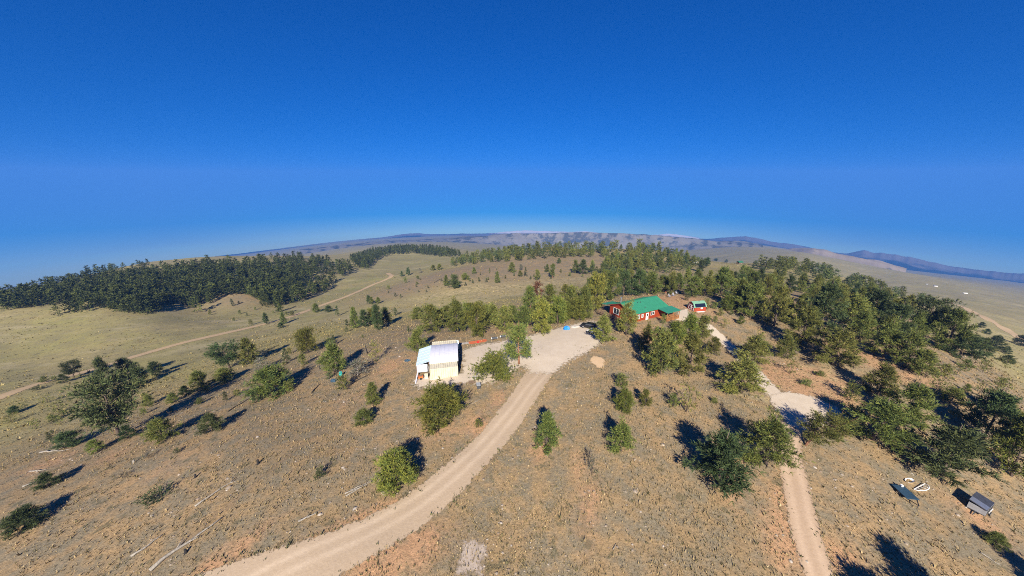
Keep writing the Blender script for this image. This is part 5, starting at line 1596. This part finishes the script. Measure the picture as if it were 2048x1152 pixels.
MB().tube([(-1.7, -.3, .25), (1.3, -.3, .25)], .05, 6).build('rail', WHITE, e)
sv_ = []
for k in range(14):
    a = 2 * math.pi * k / 14
    sv_.append((1.0 * math.cos(a), .42 * math.sin(a), .35 + .12 * math.cos(a)))
shb = MB().add(sv_ + [(q[0] * .55, q[1] * .55, .08) for q in sv_], [(k, (k + 1) % 14, 14 + (k + 1) % 14, 14 + k) for k in range(14)] + [tuple(range(27, 13, -1))])
sh_ = shb.build('shell', WHITE, e); sh_.location = (0, -1.35, .15)
p = Vector((68.9, 39.9, float(Gz(68.9, 39.9))))
e = empty('box_trailer', p, R(205), 'grey box trailer with a sloping dark lid at the lower right', 'trailer')
MB().box((0, 0, .45), (2.9, 1.7, .12)).build('floor', DKGREY, e)
for s_ in (-1, 1): MB().box((0, s_ * .82, .95), (2.9, .06, .9)).build('side_panel', LGREY, e)
for s_ in (-1, 1): MB().box((s_ * 1.42, 0, .95), (.06, 1.58, .9)).build('end_panel', LGREY, e)
for k in range(5):
    MB().box((-1.2 + .6 * k, .87, .95), (.07, .05, .92)).build('rib', DKGREY, e)
lid = MB().slab([(-1.55, -.95, 1.85), (1.55, -.95, 1.85), (1.55, .85, 1.45), (-1.55, .85, 1.45)], .06).build('lid', mat('dark_lid', (.07, .075, .09), .3, .3, .2), e)
MB().slab([(.35, -.9, 1.86), (1.5, -.9, 1.86), (1.5, .8, 1.48), (.35, .8, 1.48)], .02).build('lid_sheet', STEEL, lid).location = (0, 0, .025)
MB().tube([(-.6, .95, .5), (-.6, 1.0, .95), (.4, 1.0, 1.05), (.4, .95, .6)], .05, 6).build('rail', WHITE, e)
for s_ in (-1, 1):
    w_ = MB().tube([(0, s_ * .9, .33), (0, s_ * 1.1, .33)], .33, 14).build('wheel', RUBBER, e); MB().tube([(0, s_ * 1.09, .33), (0, s_ * 1.115, .33)], .18, 10).build('rim', ALU, w_)
MB().bar((1.4, 0, .42), (2.5, 0, .4), .1).build('drawbar', DKGREY, e)

# ------------------------------------------------------------------ fallen trunks, stumps, charred posts
def log(a, b, r, m, label, branches=2, seed=0, lift=.0):
    A, B = ground_at(*a), ground_at(*b)
    rng = random.Random(seed); n = 7; pts = []
    L_ = (B - A).length; sd = Vector((-(B - A).y, (B - A).x, 0)).normalized()
    for k in range(n):
        t = k / (n - 1); q = A.lerp(B, t) + sd * rng.uniform(-.03, .03) * L_ * 1.1
        pts.append(Vector((q.x, q.y, float(Gz(q.x, q.y)) + r * (1 - .5 * t) + .04 + lift)))
    mb = MB().tube(pts, [r * (1 - .72 * k / (n - 1)) for k in range(n)], 7)
    for k in range(branches):
        i = rng.randint(2, n - 2); q = pts[i]; dv_ = (pts[-1] - pts[0]).normalized() + sd * rng.choice((-1, 1)) * rng.uniform(.5, 1) + Vector((0, 0, rng.uniform(.05, .35)))
        ln = rng.uniform(.08, .2) * L_
        mb.tube([q, q + dv_ * ln * .5, q + dv_ * ln], [r * .35, r * .25, r * .1], 5)
    o = mb.build('fallen_log', m, None, True)
    return tag(o, label, 'log')
log((300, 1142), (446, 1036), .22, M_dead, 'longest pale fallen trunk in the lower left', 3, 1)
log((263, 1116), (327, 1070), .15, M_dead, 'pale fallen trunk just left of the longest one', 1, 2)
log((390, 1014), (472, 958), .14, M_dead, 'thin pale fallen trunk uphill of the longest one', 3, 3)
log((597, 1044), (642, 1022), .13, M_dead, 'short pale log left of the driveway bend', 3, 4)
log((692, 994), (748, 962), .10, M_dead, 'lower pole of the pale bundle beside the bushy green pine', 1, 5)
log((690, 990), (746, 964), .09, M_dead, 'middle pole of the pale bundle beside the bushy green pine', 1, 6, .06)
log((700, 982), (747, 960), .09, M_dead, 'upper pole of the pale bundle beside the bushy green pine', 1, 7)
log((82, 906), (140, 900), .16, M_dead, 'pale crooked branch near the left border', 3, 8)
log((60, 944), (92, 940), .13, M_dead, 'short pale branch right at the left border', 2, 9)
log((46, 975), (78, 962), .16, M_dead, 'grey broken trunk left of the round dark pine', 3, 10)
log((624, 786), (640, 768), .13, M_char, 'charred log on the slope below the teal barrel', 1, 11)
log((456, 824), (500, 796), .11, M_char, 'dark fallen trunk below the large wide pine', 2, 12)
log((700, 770), (740, 748), .12, M_char, 'dark fallen trunk left of the container shed', 4, 13)
log((1960, 1106), (2000, 1132), .09, M_dead, 'pale stick in the lower right corner', 2, 14)
log((944, 808), (962, 798), .07, M_dead, 'thin pale stick below the grey storage box', 2, 15)
log((868, 566), (885, 556), .16, M_char, 'dark log on the tan hillside left of the dark clump', 0, 16)
log((1060, 527), (1068, 522), .16, M_dead, 'pale log on the tan hillside above the pointed pine', 1, 17)
log((1226, 1100), (1232, 1088), .07, M_dead, 'small white stick in the lower middle', 1, 18)
def stump(px, py, h, r, m, label, lean=.1):
    P = ground_at(px, py); rng = random.Random(px)
    dx, dy = rng.uniform(-lean, lean), rng.uniform(-lean, lean)
    mb = MB().tube([P + Vector((0, 0, -.1)), P + Vector((dx * .3, dy * .3, h * .35)), P + Vector((dx, dy, h))], [r * 1.35, r, r * .75], 8)
    mb.tube([P + Vector((dx * .8, dy * .8, h * .8)), P + Vector((dx * 1.2 + .04, dy, h * 1.3))], [r * .4, r * .08], 5)
    for k in range(3):
        a = rng.uniform(0, 6.28); mb.tube([P + Vector((0, 0, .08)), P + Vector((math.cos(a) * r * 2.4, math.sin(a) * r * 2.4, -.05))], [r * .5, r * .2], 5)
    return tag(mb.build('stump', m, None, True), label, 'stump')
stump(516, 928, .75, .17, M_char, 'black charred stump alone in the middle of the left slope')
stump(391, 955, .55, .15, M_char, 'low charred stump above the thin pale trunk')
stump(372, 1106, .5, .16, M_char, 'charred stump right of the longest pale trunk')
stump(268, 925, .5, .17, M_dead, 'pale stump on the left slope between two grey shrubs')
stump(677, 792, .5, .14, M_char, 'charred stump below the small pine by the teal barrel')
stump(735, 707, 2.6, .14, M_char, 'tall charred post leaning on the slope left of the shed', .7)
stump(640, 738, 1.0, .11, M_char, 'short charred post left of the large pine above the barrel')
stump(457, 768, .6, .14, M_char, 'charred stump beside the grey-green pine')

# soaring bird
e = empty('bird', PXR(753, 446, 260), R(20), 'tiny dark bird gliding above the far left mountains', 'bird')
MB().tube([(0, -.45, 0), (0, -.15, .03), (0, .25, .02), (0, .5, 0)], [.03, .12, .10, .03], 8).build('body', BLACK, e, True)
for s_ in (-1, 1):
    MB().add([(0, .15, .05), (s_ * .7, .22, .22), (s_ * 1.35, 0, .16), (s_ * .7, -.12, .2), (0, -.15, .05)], [(0, 1, 3, 4), (1, 2, 3)]).build('wing', BLACK, e)

# ------------------------------------------------------------------ ground cover: dry tufts and stones
def off_road(X, Y, pad=.2):
    bad = np.zeros(X.shape, bool)
    for p in (POLY_DRIVE, POLY_YARD, POLY_PAD, POLY_TRACK, POLY_PATH, POLY_COURT, POLY_SAND):
        A = np.array(p); x0, y0 = A.min(0) - 1; x1, y1 = A.max(0) + 1
        k = (X > x0) & (X < x1) & (Y > y0) & (Y < y1)
        if k.any():
            bad[k] |= sdist(X[k], Y[k], p) > pad
    return ~bad

def grass():
    rng = np.random.default_rng(77)
    n = 195000
    r = 24 + (170 - 24) * rng.uniform(0, 1, n) ** 1.15
    a = R(-63) + R(126) * rng.uniform(0, 1, n)
    X, Y = r * np.sin(a), r * np.cos(a)
    den = vnoise(X / 3.2, Y / 3.2, 31) * .6 + vnoise(X / 11, Y / 11, 32) * .6
    k = (rng.uniform(0, 1, n) < np.clip(den * 1.35 - .18, .06, 1)) & off_road(X, Y)
    # thin strip of tufts along road edges stays
    X, Y, r = X[k], Y[k], r[k]
    nf = 34000      # low scrub farther out
    rf = 120 + 300 * rng.uniform(0, 1, nf) ** 1.1; af = R(-62) + R(124) * rng.uniform(0, 1, nf)
    fx, fy = rf * np.sin(af), rf * np.cos(af)
    kf = (rng.uniform(0, 1, nf) < np.clip(vnoise(fx / 22, fy / 22, 61) * 1.6 - .35, .05, 1)) & (sdist(fx, fy, POLY_ROADL) < -.5) & (sdist(fx, fy, POLY_ROADR) < -.5)
    fx, fy = fx[kf], fy[kf]; nf = len(fx)
    X, Y = np.concatenate([X, fx]), np.concatenate([Y, fy])
    ex, ey = [], []
    for poly, cnt in ((POLY_DRIVE, 520), (POLY_TRACK, 200), (POLY_YARD, 300)):
        A = np.array(poly); q = rng.integers(0, len(A), cnt); f_ = rng.uniform(0, 1, (cnt, 1)); B_ = A[q] * (1 - f_) + A[(q + 1) % len(A)] * f_ + rng.normal(0, .45, (cnt, 2))
        ex.append(B_[:, 0]); ey.append(B_[:, 1])
    ex, ey = np.concatenate(ex), np.concatenate(ey); ne = len(ex)
    X, Y = np.concatenate([X, ex]), np.concatenate([Y, ey]); r = np.hypot(X, Y); n = len(X)
    Zg = Gz(X, Y)
    hgt = rng.gamma(4, .036, n) * (1 + r / 400) + .03
    wid = hgt * rng.uniform(.5, .95, n)
    pal = np.array([(.385, .290, .150), (.33, .25, .130), (.255, .20, .100), (.145, .13, .060), (.45, .35, .195), (.195, .162, .082)])
    tint = pal[rng.choice(6, n, p=[.22, .24, .2, .14, .08, .12])] * rng.uniform(.8, 1.2, (n, 1))
    low = np.clip((-7.5 - Zg) / 9, 0, 1)[:, None] * np.clip((r - 85) / 60, 0, 1)[:, None]
    tint = tint * (1 - low) + tint * np.array([.95, 1.0, .78]) * low
    hgt[-ne - nf:-ne] = rng.gamma(4, .07, nf) + .1; wid[-ne - nf:-ne] = hgt[-ne - nf:-ne] * 1.6
    tint[-ne - nf:-ne] *= .75
    hgt[-ne:] = rng.gamma(4, .04, ne) + .06; wid[-ne:] = hgt[-ne:] * 1.1
    tint[-ne:] = np.array([(.15, .145, .065), (.11, .115, .05), (.21, .18, .105)])[rng.integers(0, 3, ne)]
    B = 4
    az = rng.uniform(0, 6.28, (n, B)); lean = rng.uniform(.15, .75, (n, B)) * wid[:, None]; hb = hgt[:, None] * rng.uniform(.6, 1.1, (n, B))
    bw = wid[:, None] * .24
    ca, sa = np.cos(az), np.sin(az)
    V = np.zeros((n, B, 3, 3))
    for q, sgn in ((0, -1), (1, 1)):
        V[:, :, q, 0] = X[:, None] + ca * lean * .25 - sa * bw * sgn
        V[:, :, q, 1] = Y[:, None] + sa * lean * .25 + ca * bw * sgn
        V[:, :, q, 2] = Zg[:, None] - .03
    V[:, :, 2, 0] = X[:, None] + ca * lean; V[:, :, 2, 1] = Y[:, None] + sa * lean; V[:, :, 2, 2] = Zg[:, None] + hb
    col = np.repeat(tint, B * 3, 0)
    me = np_mesh('grass', V.reshape(-1, 3), np.arange(n * B * 3).reshape(-1, 3), col)
    me.materials.append(M_grass)
    tag(link(bpy.data.objects.new('grass', me)), 'short dry grass tufts over the tan slopes round the driveway', 'grass', None, 'stuff')
grass()

def stones():
    rng = np.random.default_rng(5)
    n = 2600
    r = 25 + 75 * rng.uniform(0, 1, n) ** 1.1; a = R(-62) + R(124) * rng.uniform(0, 1, n)
    X, Y = r * np.sin(a), r * np.cos(a)
    k = (vnoise(X / 6, Y / 6, 51) > .5) & off_road(X, Y, .9); X, Y = X[k], Y[k]; n = len(X)
    Zg = Gz(X, Y)
    oct_ = np.array([(1, 0, 0), (0, 1, 0), (-1, 0, 0), (0, -1, 0), (0, 0, 1), (.7, .7, .5), (-.7, .6, .45)])
    fc = np.array([(0, 5, 4), (5, 1, 4), (1, 6, 4), (6, 2, 4), (2, 3, 4), (3, 0, 4), (0, 1, 5), (1, 2, 6)])
    sz = rng.gamma(2.2, .045, n) + .04
    J = oct_[None] * rng.uniform(.6, 1.2, (n, 7, 3)) * np.stack([sz * rng.uniform(.8, 1.5, n), sz, sz * .6], -1)[:, None]
    th = rng.uniform(0, 6.28, n)[:, None]
    V = np.stack([J[..., 0] * np.cos(th) - J[..., 1] * np.sin(th) + X[:, None], J[..., 0] * np.sin(th) + J[..., 1] * np.cos(th) + Y[:, None], J[..., 2] + Zg[:, None]], -1)
    F = (fc[None] + (np.arange(n) * 7)[:, None, None]).reshape(-1, 3)
    pal = np.array([(.36, .30, .235), (.30, .245, .185), (.42, .365, .30), (.25, .19, .14)])
    col = np.repeat(pal[rng.integers(0, 4, n)] * rng.uniform(.8, 1.15, (n, 1)), 7, 0)
    me = np_mesh('stones', V.reshape(-1, 3), F, col); me.materials.append(M_grass)
    tag(link(bpy.data.objects.new('stones', me)), 'small pale stones strewn between the dry tufts', 'stones', None, 'stuff')
stones()
